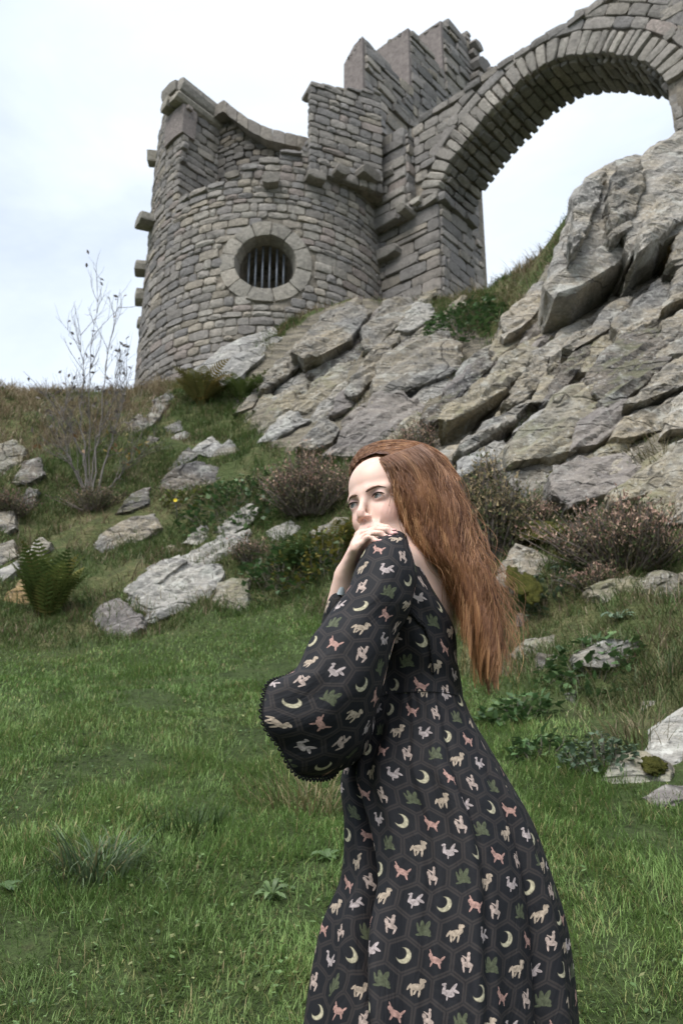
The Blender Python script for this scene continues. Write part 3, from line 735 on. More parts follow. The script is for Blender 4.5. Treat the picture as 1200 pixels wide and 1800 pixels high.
# (outline, slope of face, proud, depth, material, yaw, distance)
SL = [
 ([(347,650),(383,623),(427,600),(477,578),(493,597),(470,620),(443,633),(423,663),(390,680),(363,663)],1.4,.25,1.2,P_,-.1,None),
 ([(516,616),(542,590),(584,552),(625,530),(647,552),(632,575),(610,601),(565,624),(539,626)],1.2,.75,1.6,G,-.15,None),
 ([(516,609),(565,556),(584,547),(590,552),(542,592)],1.3,.5,1.2,G,-.1,None),
 ([(456,680),(482,642),(512,616),(539,629),(524,646),(490,669),(464,684)],1.4,.5,1.2,G,-.1,None),
 ([(640,575),(677,537),(704,524),(726,530),(719,549),(685,582),(662,612),(640,616)],1.5,.45,1.0,G,0,None),
 ([(696,579),(730,534),(756,534),(764,556),(737,575),(719,582)],1.5,.5,1.0,P_,0,None),
 ([(516,721),(550,676),(602,650),(640,634),(632,672),(602,710),(572,732),(527,725)],2.2,.05,1.0,B_,0,None),
 ([(650,712),(659,665),(677,624),(719,601),(775,586),(805,609),(809,650),(767,654),(730,657),(700,672),(662,697)],1.7,.75,1.4,G,0,None),
 ([(606,688),(640,639),(677,597),(700,590),(682,627),(655,668),(625,697)],1.7,.5,1.2,G,0,None),
 ([(569,800),(625,740),(662,699),(700,690),(745,715),(725,744),(692,775),(640,800),(610,806)],1.9,.3,1.2,U_,0,None),
 ([(520,785),(572,732),(597,755),(584,777),(550,792)],1.7,.35,1.0,G,0,None),
 ([(456,777),(482,744),(509,721),(542,740),(516,755),(479,777)],1.6,.3,1.0,P_,0,None),
 ([(475,712),(509,684),(539,672),(541,693),(509,716),(482,719)],1.8,.2,.8,B_,0,None),
 ([(445,721),(464,693),(484,697),(460,727)],1.7,.2,.7,B_,0,None),
 ([(412,727),(449,684),(462,687),(443,716)],1.6,.15,.7,G,0,None),
 ([(740,735),(805,668),(862,617),(873,631),(841,668),(800,715),(760,745)],1.6,.45,1.1,D_,0,None),
 ([(776,733),(825,689),(913,607),(946,622),(897,679),(850,703),(825,716),(790,740)],1.4,.85,1.3,B_,0,None),
 ([(885,705),(941,626),(964,629),(958,665),(930,693),(908,712)],1.6,.7,1.2,G,0,None),
 ([(808,784),(850,745),(900,718),(930,708),(885,754),(818,792)],1.3,.8,1.2,G,0,None),
 ([(930,708),(955,664),(974,661),(962,705)],1.7,.5,1.0,B_,0,None),
 ([(955,705),(990,643),(1025,605),(1040,608),(1015,654),(990,684),(965,709)],1.6,.6,1.1,D_,0,None),
 ([(899,814),(902,775),(948,736),(976,701),(1025,666),(1060,654),(1098,661),(1090,697),(1053,716),(1025,733),(1000,760),(1018,788),(976,800),(930,810)],1.8,.55,1.4,B_,0,None),
 ([(1032,662),(1081,600),(1130,572),(1182,598),(1181,627),(1139,669),(1097,704),(1060,718)],1.6,.85,1.5,D_,0,None),
 ([(1015,742),(1060,712),(1097,702),(1112,722),(1083,752),(1046,782),(1008,788)],2.4,.45,1.0,U_,0,None),
 ([(1102,707),(1147,663),(1210,615),(1215,672),(1165,682),(1116,710)],1.4,.85,1.4,G,0,None),
 ([(1078,768),(1112,726),(1165,706),(1215,690),(1215,742),(1158,756),(1095,772)],1.8,.5,1.1,G,0,None),
 ([(969,856),(976,820),(1025,806),(1102,798),(1107,817),(1128,831),(1087,861),(1039,870),(1004,887),(983,880)],1.3,.25,.9,U_,0,None),
 ([(893,830),(948,804),(978,808),(971,854),(934,880),(900,870)],1.7,.2,.9,G,0,None),
 ([(1074,868),(1130,836),(1175,794),(1215,780),(1215,848),(1147,862),(1112,876),(1074,884)],1.5,.35,1.0,B_,.0,None),
 ([(1122,884),(1158,859),(1215,855),(1215,925),(1172,912)],1.7,.25,.9,B_,0,None),
 ([(792,845),(806,813),(843,788),(883,773),(889,787),(866,812),(825,830),(801,845)],1.3,.55,1.1,P_,0,None),
 ([(756,806),(815,776),(812,800),(789,828),(765,828)],1.5,.35,.9,G,0,None),
 ([(1006,366),(1012,345),(1030,318),(1098,281),(1124,281),(1150,330),(1160,417),(1100,452),(1033,495),(1012,510),(978,518),(965,503),(985,450),(1005,420)],2.0,0,2.2,'rock_light',.05,12.9),
 ([(1090,330),(1122,283),(1167,248),(1215,222),(1218,380),(1160,420),(1105,450)],2.0,0,2.2,'rock_light',.05,13.15),
 ([(862,614),(900,560),(940,503),(967,465),(979,483),(972,517),(982,552),(933,586),(883,621),(862,640)],1.8,.55,1.3,B_,0,None),
 ([(978,525),(1013,505),(1077,465),(1140,445),(1125,492),(1085,530),(1040,570),(1000,577),(988,560)],2.6,-.1,1.0,U_,0,None),
 ([(996,606),(1040,568),(1087,525),(1150,488),(1215,425),(1215,452),(1133,516),(1087,563),(1060,583),(1013,613)],1.5,.55,1.3,G,0,None),
 ([(1080,570),(1120,525),(1153,495),(1215,478),(1215,540),(1167,553),(1127,587),(1090,590)],1.6,.65,1.2,G,0,None),
 ([(1160,400),(1215,365),(1215,440),(1177,440)],2.8,.05,.9,O_,0,12.6),
 ([(1165,566),(1215,535),(1215,622),(1150,645)],1.8,.7,1.2,G,0,None),
 ([(870,650),(940,588),(985,555),(1010,590),(985,640),(945,626),(905,615)],2.0,.25,1.0,B_,0,None),
 ([(1000,655),(1040,600),(1085,565),(1130,590),(1080,602),(1035,655)],1.9,.3,1.0,B_,0,None),
 ([(830,835),(880,790),(905,770),(900,815),(870,850)],2.0,.1,.8,D_,0,None),
 ([(540,655),(600,625),(645,600),(650,640),(600,660),(560,680)],2.6,-.05,.8,D_,0,None),
 ([(700,690),(760,660),(815,655),(800,690),(760,720),(735,712)],2.6,-.05,.8,D_,0,None),
 ([(880,755),(950,720),(900,780),(870,800)],2.6,-.1,.8,D_,0,None),
]
SL += [
 ([(1008,372),(1013,345),(1032,318),(1062,300),(1050,360),(1022,420),(1004,440)],1.6,0,1.6,'rock_light',.2,12.75),
 ([(1085,300),(1124,283),(1130,330),(1105,400),(1075,420),(1070,350)],2.6,0,1.4,G,.1,12.72),
 ([(1130,400),(1170,330),(1215,290),(1215,375),(1165,415),(1120,445)],1.6,0,1.6,'rock_light',.1,12.5),
 ([(985,508),(1000,470),(1050,430),(1100,440),(1075,465),(1030,495)],1.5,0,1.4,'rock_light',.1,12.62),
 ([(880,560),(930,515),(955,492),(960,520),(935,560),(890,590)],1.5,.75,1.2,'rock_light',0,None),
 ([(905,760),(945,730),(1000,690),(1040,668),(1030,690),(980,730),(925,775)],1.4,.75,1.2,'rock_light',0,None)]
_R = random.Random(11); _core = np.array([(470, 690), (520, 640), (640, 560), (780, 570), (850, 640), (900, 600), (985, 500), (1060, 520), (1215, 470), (1215, 850), (1100, 860), (960, 830), (880, 830), (790, 800), (640, 780), (520, 770)], float)
for gy in range(520, 860, 40):
    for gx in range(470, 1230, 62):
        c = np.array([gx + _R.uniform(-24, 24) + (gy // 40 % 2) * 31, gy + _R.uniform(-15, 15)])
        if not in_poly(c[None], _core)[0]: continue
        L, H = _R.uniform(45, 85), _R.uniform(14, 26); an = rad(_R.uniform(-48, -30)); ux = np.array([math.cos(an), math.sin(an)]); uy = np.array([-ux[1], ux[0]])
        poly = [c + ux * L * a * _R.uniform(.85, 1.15) + uy * H * b * _R.uniform(.75, 1.25) for a, b in ((-1, .2), (-.55, -.75), (.3, -1), (1, -.5), (.9, .35), (.2, 1), (-.6, .9))]
        SL.append((poly, _R.uniform(1.6, 2.3), _R.uniform(-.08, .2), .9, _R.choice([G, B_, B_, 'rock_light', U_, D_]), 0, None))
for gy in range(330, 930, 75):                       # the outcrop carries on past the edge of the view
    for gx in range(1260, 1760, 95):
        c = np.array([gx + _R.uniform(-30, 30), gy + _R.uniform(-20, 20)])
        if hit(*c) is None: continue
        L, H = _R.uniform(75, 115), _R.uniform(28, 48); an = rad(_R.uniform(-46, -30)); ux = np.array([math.cos(an), math.sin(an)]); uy = np.array([-ux[1], ux[0]])
        SL.append(([c + ux * L * a * _R.uniform(.85, 1.15) + uy * H * b * _R.uniform(.75, 1.25) for a, b in ((-1, .2), (-.55, -.75), (.3, -1), (1, -.5), (.9, .35), (.2, 1), (-.6, .9))], 1.7, _R.uniform(.2, .6), 1.1, _R.choice([G, B_, 'rock_light', G]), 0, None))
for i, (poly, m, proud, depth, mt, k, Y) in enumerate(SL):
    me, c = rock_mesh('slab', poly, m, proud, depth, mt, k, Y, seed=i + 1, grow=1.07, rough=1.35)
    o = mk('slab', me, crag); o.location = c - np.array(crag.location)
# single boulders in the bank: (label, outline, slope, proud, depth, material)
BO = [
 ('olive grey boulder at the left edge below the grassy crest', [(-12,785),(23,777),(44,791),(36,819),(15,837),(-12,842)],1.5,.4,.8,B_),
 ('dark triangular boulder leaning beside the olive boulder at the left edge', [(20,848),(46,814),(69,804),(76,835),(46,850)],1.6,.3,.6,D_),
 ('grey layered slab at the left edge, highest of the stacked three', [(-12,902),(23,900),(27,927),(-12,950)],1.6,.4,.8,G),
 ('grey stone slab at the left edge, middle one of the stacked three', [(-12,962),(23,950),(30,977),(-12,1004)],1.6,.45,.8,G),
 ('thin pale slab at the left edge, lowest of the stacked three', [(-12,1010),(27,988),(34,1000),(-12,1034)],1.6,.45,.8,P_),
 ('tilted buff rock just above the large green fern', [(30,990),(69,946),(88,955),(76,980),(42,1002)],1.7,.25,.6,B_),
 ('orange stained rock face beside the large green fern', [(4,1056),(38,1022),(60,1015),(58,1062),(23,1098)],2.2,.1,.5,O_),
 ('broad flat-topped lichened boulder with ferns growing under it', [(282,858),(295,837),(326,816),(368,816),(402,840),(397,854),(368,871),(326,864)],1.3,.45,.8,D_),
 ('white-crowned boulder above the broad flat-topped boulder', [(335,793),(372,770),(389,783),(370,804),(345,798)],1.4,.3,.6,P_),
 ('rounded grey boulder with a white streak, right of the white-crowned boulder', [(376,800),(402,775),(420,791),(416,812),(380,818)],1.5,.3,.6,G),
 ('long sloping rock between the white-crowned and broad flat-topped boulders', [(292,830),(330,789),(345,802),(307,826)],1.6,.2,.5,G),
 ('smooth grey boulder low in the grass left of centre', [(167,962),(184,940),(230,911),(268,907),(276,929),(257,946),(215,955),(192,972)],1.4,.25,.7,G),
 ('dark layered rock just above the smooth grey boulder', [(205,902),(230,869),(263,858),(259,885),(230,898)],1.6,.2,.5,D_),
 ('largest white weathered rock at the top of the turf', [(207,1062),(261,1007),(314,992),(368,996),(385,1009),(370,1050),(345,1066),(307,1074),(268,1096),(235,1092)],1.1,.25,.8,P_),
 ('purplish grey rock at the foot of the largest white rock', [(146,1117),(173,1072),(210,1056),(250,1090),(245,1105),(215,1128),(173,1136)],1.1,.25,.7,U_),
 ('pointed white rock in the bank beside the heather bush', [(381,935),(402,911),(433,886),(454,898),(447,915),(414,935),(399,943)],1.4,.3,.6,P_),
 ('small broken white rock left of the pointed white rock', [(322,955),(353,923),(378,936),(370,958)],1.5,.2,.5,P_),
 ('small flat white rock directly above the largest white rock', [(343,985),(376,965),(408,975),(385,997)],1.2,.15,.5,P_),
 ('small pale cracked rock under the pointed white rock', [(381,943),(402,936),(420,961),(385,970)],1.6,.15,.5,P_),
 ('long pale rock ledge running up from the largest white rock to the small flat one', [(300,1003),(338,968),(395,945),(432,935),(436,958),(392,990),(338,1012)],1.2,.3,.6,P_),
 ('narrow pale ledge on the upper left side of the largest white rock', [(222,1040),(262,1000),(312,978),(322,990),(285,1020),(240,1054)],1.2,.3,.6,P_),
 ('half-buried grey ledge in dry grass above the trailing creeper', [(1010,1150),(1050,1125),(1110,1128),(1135,1150),(1080,1172),(1030,1172)],1.3,.25,.4,G),
 ('weathered buff ledge in the bank right of the waist', [(900,1150),(925,1125),(985,1112),(1010,1130),(975,1160),(930,1172)],1.4,.2,.4,B_),
 ('buff earthy rock right of the largest white rock', [(366,1093),(383,1026),(437,1019),(435,1069),(399,1097)],1.8,.1,.6,B_),
 ('long white-tipped slab lying below the left foot of the tower', [(243,728),(295,688),(309,698),(282,718),(268,746),(240,752)],1.2,.3,.8,G),
 ('squat grey rock under the white-tipped slab', [(216,760),(242,728),(270,745),(247,760)],1.5,.25,.6,D_),
 ('small dark rock in the bank right of the bare shrub', [(249,792),(262,766),(279,771),(270,783)],1.6,.2,.5,D_),
 ('small rounded stone left of the reddish fern under the tower', [(288,752),(315,741),(322,756),(295,764)],1.4,.2,.5,G),
 ('small grey stone in the dry grass above the white-crowned boulder', [(302,770),(324,757),(338,766),(318,780)],1.4,.2,.5,G),
 ('mossy grey hump of rock under the heather right of the hair', [(884,992),(907,959),(941,971),(980,992),(972,1012),(938,1030),(916,1040),(875,1024)],1.3,.25,.7,G),
 ('long buff rock ledge below the right-hand heather bush', [(1036,1031),(1078,1032),(1115,1035),(1146,1020),(1215,1000),(1215,1078),(1109,1080),(1066,1062)],1.3,.2,.8,B_),
 ('white lichen covered rock at the lower right edge', [(1134,1326),(1161,1274),(1215,1240),(1215,1392),(1170,1380)],1.6,.14,.5,P_),
 ('flat buff rock with moss left of the white lichened rock', [(1060,1372),(1084,1326),(1133,1326),(1172,1344),(1176,1382),(1136,1400),(1103,1390)],1.1,.08,.4,B_),
 ('purplish rock at the lowest right edge', [(1132,1403),(1170,1380),(1215,1380),(1215,1457),(1176,1430)],1.0,.06,.4,U_),
 ('small blue-grey stone in the grass right of the hair ends', [(942,1178),(946,1149),(980,1153),(973,1178)],1.7,.12,.3,D_),
 ('tiny dark stone in the bank beside the broad green plant', [(991,1242),(993,1219),(1013,1216),(1007,1242)],1.7,.1,.25,D_),
 ('small grey stone in dry grass above the lower right rocks', [(1128,1252),(1130,1232),(1151,1232),(1148,1254)],1.7,.08,.25,G),
 ('small dark stone right beside the long hair', [(908,1101),(910,1078),(931,1081),(924,1101)],1.7,.1,.25,D_),
 ('narrow grey rock at the left edge beside the stacked slabs', [(30,880),(52,858),(66,862),(60,888),(40,900)],1.6,.2,.5,D_),
 ('flat grey stone half buried below the smooth grey boulder', [(262,975),(300,960),(322,966),(290,985)],1.2,.1,.4,G),
 ('pale stone in the scrub left of the heather bush', [(470,935),(510,915),(530,930),(500,950),(478,950)],1.6,.15,.4,P_),
 ('grey ledge of rock hidden behind ferns left of the person', [(545,935),(590,910),(625,915),(620,945),(575,955)],1.6,.15,.5,G),
]
for i, (lab, poly, m, proud, depth, mt) in enumerate(BO):
    me, c = rock_mesh('boulder', poly, m, proud * .4, depth, mt, seed=100 + i, rough=1.3, grow=1.1)
    o = mk('boulder', me); o.location = c; tag(o, lab, 'rock', 'rocks in the bank')
# ---------------------------------------------------------------- plants
def mat_leaf(name, spec=.25, trans=.25, rough=.6, var=.25):
    t = NT(name); c = t.attr('tint')
    t.fin(c, rough, None, spec)
    tr = t.new('ShaderNodeBsdfTranslucent'); t.put(tr.inputs[0], c); mx = t.new('ShaderNodeMixShader'); mx.inputs[0].default_value = trans
    t.l.new(t.b.outputs[0], mx.inputs[1]); t.l.new(tr.outputs[0], mx.inputs[2]); t.l.new(mx.outputs[0], t.out.inputs[0])
    return t.m
MAT['grass'] = mat_leaf('grass_blade'); MAT['leaf'] = mat_leaf('broad_leaf', .35, .2, .5); MAT['heather'] = mat_leaf('heather_sprig', .1, .1, .85); MAT['fern'] = mat_leaf('fern_frond', .05, .3, .9)
t = NT('twig_bark'); MAT['bark'] = t.fin(t.mix(.5, t.attr('tint'), t.ramp(t.noise(30, 4), [(.3, (.06, .05, .045)), (.7, (.2, .185, .17))])), .9, None, .15)
_ng = rng.random((64, 64)).astype(float)
def vnoise(x, y, s):
    """smooth periodic value noise for colour and height of the sward"""
    out = 0; a = 1; tot = 0
    for o in range(3):
        fx = (np.asarray(x) * s + 17 * o) % 64; fy = (np.asarray(y) * s + 5 * o) % 64; i = fx.astype(int) % 64; j = fy.astype(int) % 64; u = fx - np.floor(fx); v = fy - np.floor(fy)
        u = u * u * (3 - 2 * u); v = v * v * (3 - 2 * v); i2 = (i + 1) % 64; j2 = (j + 1) % 64
        out = out + a * ((_ng[j, i] * (1 - u) + _ng[j, i2] * u) * (1 - v) + (_ng[j2, i] * (1 - u) + _ng[j2, i2] * u) * v); tot += a; a *= .5; s *= 2.1
    return out / tot
def blades(P, L, W, az, lean, curl, C0_, C1_, seg=3):
    """ribbons: base points, length, width, heading, lean from vertical, droop; returns V, Q, T, C"""
    n = len(P); k = np.linspace(0, 1, seg + 1)
    dirh = np.stack([np.cos(az), np.sin(az), np.zeros(n)], -1); side = np.stack([-np.sin(az), np.cos(az), np.zeros(n)], -1)
    V = np.zeros((n, 2 * seg + 1, 3)); C = np.zeros((n, 2 * seg + 1, 3)); pos = P.copy(); step = L / seg
    for s in range(seg + 1):
        f = k[s]; w = (W * (1 - f ** 1.6) * .5)[:, None]; c = C0_ * (1 - f) + C1_ * f
        if s < seg: V[:, 2 * s] = pos - side * w; V[:, 2 * s + 1] = pos + side * w; C[:, 2 * s] = c; C[:, 2 * s + 1] = c
        else: V[:, 2 * s] = pos; C[:, 2 * s] = c
        th = lean + curl * f; pos = pos + (dirh * np.sin(th)[:, None] + np.array([0, 0, 1.0]) * np.cos(th)[:, None]) * step[:, None]
    b = np.arange(n)[:, None] * (2 * seg + 1)
    Q = np.concatenate([b + np.array([2 * s, 2 * s + 1, 2 * s + 3, 2 * s + 2])[None] for s in range(seg - 1)]) if seg > 1 else np.zeros((0, 4), int)
    T = b + np.array([2 * seg - 2, 2 * seg - 1, 2 * seg])[None]
    return V.reshape(-1, 3), Q, T, C.reshape(-1, 3)
def stuff(name, label, parts, mat):
    m = MB()
    for V, Q, T, C in parts: m.add(V, Q, T, C)
    o = mk(name, m.mesh(name, mat)); tag(o, label, name.replace('_', ' '), kind='stuff'); return o
# ---- turf: density falls and blade width grows with distance
def turf():
    out = []
    for y0, y1, dens, w in [(1.7, 2.8, 4500, .0034), (2.8, 3.8, 17000, .0030), (3.8, 5, 13000, .0034), (5, 6.5, 8500, .0042), (6.5, 8.2, 5200, .0058), (8.2, 10.6, 3800, .0072)]:
        hw = .40 * y1 + .5; n = int((y1 - y0) * 2 * hw * dens)
        x = rng.uniform(-hw, hw, n); y = rng.uniform(y0, y1, n); keep = rng.random(n) > bank_mask(x, y) * .93
        x, y = x[keep], y[keep]; n = len(x)
        tuss = vnoise(x, y, 1.7); pat = vnoise(x + 40, y + 9, .6); fine = vnoise(x + 7, y + 3, 5.0)
        cl = np.clip((tuss - .38) / .28, 0, 1); bare = np.clip((vnoise(x + 90, y + 44, 1.5) - .62) * 9, 0, .9); keep = rng.random(n) < (.4 + .6 * np.clip(fine * 1.7 - .25, 0, 1)) * (1 - bare)
        L = (.028 + .060 * cl * fine + .026 * rng.random(n)) * rng.uniform(.6, 1.3, n)
        az = vnoise(x + 3, y + 50, 2.2) * 14.0 + rng.normal(0, 1.5, n); lean = rng.uniform(.15, 1.25, n); curl = rng.uniform(.1, 1.5, n)
        g0 = np.array([.030, .050, .016]); ga = np.array([.118, .205, .052]); gb = np.array([.21, .30, .095]); gy = np.array([.23, .235, .085]); st = np.array([.42, .34, .18])
        mixv = np.clip(pat * 1.5 - .3 + rng.normal(0, .22, n), 0, 1)[:, None]; tip = ga * (1 - mixv) + gb * mixv
        r = rng.random(n); yel = (r < .06 + .16 * np.clip((vnoise(x + 20, y + 77, 1.3) - .56) * 6, 0, 1)); tip[yel] = gy * rng.uniform(.7, 1.2, (yel.sum(), 1)); str_ = r > .975 - .06 * (fine > .6); tip[str_] = st * rng.uniform(.6, 1.1, (str_.sum(), 1))
        tip *= rng.uniform(.75, 1.4, (n, 1)) * (.72 + .62 * vnoise(x + 9, y + 31, 1.1))[:, None]; base = g0 * .7 + tip * .5
        P = np.stack([x, y, height(x, y) - .004], -1)
        sel = np.where(keep)[0]
        out.append(blades(P[sel], L[sel], w * rng.uniform(.7, 1.4, len(sel)), az[sel], lean[sel], curl[sel], base[sel], tip[sel], 3 if y1 < 5.1 else 2))
    return out
def weeds():
    n = 15000; y = rng.uniform(2.7, 9.5, n); x = rng.uniform(-1, 1, n) * (.4 * y + .4); k = (vnoise(x + 60, y + 13, 1.2) > .53) & (rng.random(n) > bank_mask(x, y)); x, y = x[k], y[k]; n = len(x)
    P = np.stack([x, y, height(x, y) + rng.uniform(.008, .035, n)], -1); a = rng.uniform(0, 6.283, n); d = np.stack([np.cos(a), np.sin(a), rng.uniform(-.1, .6, n)], -1); u = np.stack([-np.sin(a), np.cos(a), rng.uniform(-.3, .3, n)], -1)
    L = (rng.uniform(.012, .030, n) * (.7 + y * .06))[:, None]; w = L * .36; V = np.stack([P, P + d * L * .55 - u * w, P + d * L, P + d * L * .55 + u * w], 1).reshape(-1, 3)
    c = np.array([(.10, .17, .055), (.13, .20, .075), (.08, .13, .05), (.20, .21, .09)])[rng.integers(0, 4, n)] * rng.uniform(.7, 1.3, (n, 1))
    return [(V, np.arange(4 * n).reshape(-1, 4), None, np.repeat(c, 4, 0))]
stuff('lawn_weeds', 'small round weed leaves scattered through the turf', weeds(), MAT['leaf'])
stuff('grass', 'short green turf covering the slope in front of the bank', turf(), MAT['grass'])

# ---- rough tussocks over the bank
def tussocks(n_t, sel, Lr, pal, per=22, spread=.07, wid=.008, lean=(.1, 1.0), curl=(.5, 1.7)):
    x = rng.uniform(-9, 9, n_t * 6); y = rng.uniform(4.5, 19.5, n_t * 6); P = np.stack([x, y, height(x, y)], -1); pp = proj(P)
    ok = (pp[:, 0] > -350) & (pp[:, 0] < 1650) & (bank_mask(x, y) > .45) & sel(pp, P); P = P[ok][:n_t]; n = len(P)
    d = P[:, 1]; k = np.repeat(np.arange(n), per); m = len(k)
    off = rng.normal(0, spread, (m, 2)); Pb = P[k].copy(); Pb[:, :2] += off; Pb[:, 2] = height(Pb[:, 0], Pb[:, 1]) - .01
    pal = np.array(pal); ci = rng.integers(0, len(pal), n); c = pal[ci][k] * rng.uniform(.65, 1.3, (m, 1)); sw = rng.random(m) < .25; c[sw] = pal[rng.integers(0, len(pal), sw.sum())]
    az = rng.uniform(0, 6.283, m); L = rng.uniform(*Lr, m) * np.repeat(rng.uniform(.7, 1.3, n), per)
    W = wid * (d[k] / 10) * rng.uniform(.6, 1.4, m)
    return blades(Pb, L, W, az, rng.uniform(*lean, m), rng.uniform(*curl, m), c * .55, c, 3)
nz = lambda pp, P, s, o=0: vnoise(P[:, 0] + o, P[:, 1] + P[:, 2] * .7 + o, s)
STRAW = [(.40, .33, .22), (.33, .27, .17), (.27, .21, .135), (.45, .385, .26)]; BROWN = [(.22, .15, .10), (.17, .12, .085), (.28, .21, .145)]
GREEN = [(.095, .16, .046), (.125, .195, .058), (.14, .19, .07), (.08, .125, .044)]; OLIVE = [(.18, .185, .08), (.14, .15, .065), (.22, .205, .10)]
not_crag = lambda pp: ~in_poly(pp, CRAG_PX)
left_hi = lambda pp: (pp[:, 0] < 300) & (pp[:, 1] < 830 - .3 * pp[:, 0])
parts_ = [tussocks(1500, lambda pp, P: not_crag(pp) & left_hi(pp), (.10, .34), STRAW + BROWN + STRAW, 22, .09),
          tussocks(1200, lambda pp, P: not_crag(pp) & left_hi(pp) & (nz(pp, P, .9) > .47), (.08, .2), OLIVE + GREEN, 18, .08),
          tussocks(4300, lambda pp, P: not_crag(pp) & ~left_hi(pp) & (nz(pp, P, .8) > .40), (.06, .2), GREEN + GREEN + OLIVE, 22, .09),
          tussocks(1100, lambda pp, P: not_crag(pp) & ~left_hi(pp) & (nz(pp, P, .8, 11) > .5), (.07, .24), STRAW + BROWN + BROWN + OLIVE, 20, .09),
          tussocks(420, lambda pp, P: in_poly(pp, CRAG_PX) & (nz(pp, P, .7, 5) > .55), (.06, .2), OLIVE + STRAW + GREEN, 18, .07),
          tussocks(420, lambda pp, P: (pp[:, 0] > 800) & (pp[:, 0] < 1000) & (pp[:, 1] > 440) & (pp[:, 1] < 585) & (P[:, 1] < 16.6), (.12, .4), STRAW + OLIVE + STRAW, 24, .1),
          tussocks(260, lambda pp, P: (pp[:, 0] > 1090) & (pp[:, 0] < 1260) & (pp[:, 1] > 740) & (pp[:, 1] < 840), (.1, .3), OLIVE + STRAW, 24, .08),
          tussocks(1000, lambda pp, P: (pp[:, 0] > 880) & (pp[:, 1] > 1030) & (pp[:, 1] < 1340), (.07, .22), STRAW + BROWN + OLIVE, 22, .06),
          tussocks(600, lambda pp, P: (pp[:, 0] > 860) & (pp[:, 1] > 1040) & (pp[:, 1] < 1500), (.07, .2), GREEN + OLIVE, 24, .06)]
stuff('rough_grass', 'straw and green tussocks of rough grass growing over the rocky bank', parts_, MAT['grass'])

def blade_clump(name, label, cat, px, py, n, Lr, wid, pal, spread, lean=(.1, 1.1), curl=(.6, 1.8), seg=5):
    h = hit(px, py); e = empty(name, h); tag(e, label, cat)
    off = rng.normal(0, spread, (n, 2)); P = np.zeros((n, 3)); P[:, :2] = h[:2] + off; P[:, 2] = height(P[:, 0], P[:, 1]) - .01
    az = np.arctan2(off[:, 1], off[:, 0]) + rng.normal(0, .7, n); c = np.array(pal)[rng.integers(0, len(pal), n)] * rng.uniform(.7, 1.25, (n, 1))
    V, Q, T, C = blades(P - h, rng.uniform(*Lr, n), np.full(n, wid) * rng.uniform(.7, 1.3, n), az, rng.uniform(*lean, n), rng.uniform(*curl, n), c * .5, c, seg)
    tag(mk('blades', mesh_np('blades', V, quads=Q, tris=T, mat=MAT['grass'], colors={'tint': C}), e), kind='stuff'); return e
blade_clump('grass_tuft', 'tall coarse blue-green grass tuft in the lower left turf', 'grass tuft', 172, 1535, 190, (.16, .34), .0075, [(.10, .165, .08), (.14, .20, .105), (.17, .225, .125), (.08, .13, .055), (.3, .27, .14)], .075, (.2, 1.0), (.9, 2.1))
blade_clump('grass_tuft', 'straw-coloured dead grass tuft under the flared sleeve', 'grass tuft', 548, 1425, 210, (.16, .4), .0055, [(.36, .30, .16), (.30, .25, .12), (.12, .15, .05), (.26, .22, .11)], .12, (.1, .9), (.8, 2.0))
blade_clump('grass_tuft', 'fine dark green grass tuft above the coarse tuft', 'grass tuft', 330, 1458, 200, (.1, .22), .0045, [(.045, .085, .025), (.06, .11, .03), (.08, .13, .04)], .1)
blade_clump('grass_tuft', 'long drooping green grass tuft at the right edge', 'grass tuft', 1165, 1185, 180, (.2, .45), .007, [(.09, .14, .05), (.07, .11, .04), (.2, .19, .09), (.12, .16, .07)], .13)
blade_clump('grass_tuft', 'pale dry grass tuft hanging over the flat buff rock', 'grass tuft', 1120, 1300, 190, (.12, .32), .0055, [(.3, .25, .15), (.24, .2, .11), (.15, .15, .06)], .12)
blade_clump('grass_tuft', 'dry grass tuft on the rock ledge at the right edge', 'grass tuft', 1165, 805, 220, (.18, .42), .011, [(.28, .24, .15), (.2, .18, .09), (.1, .13, .05)], .18)

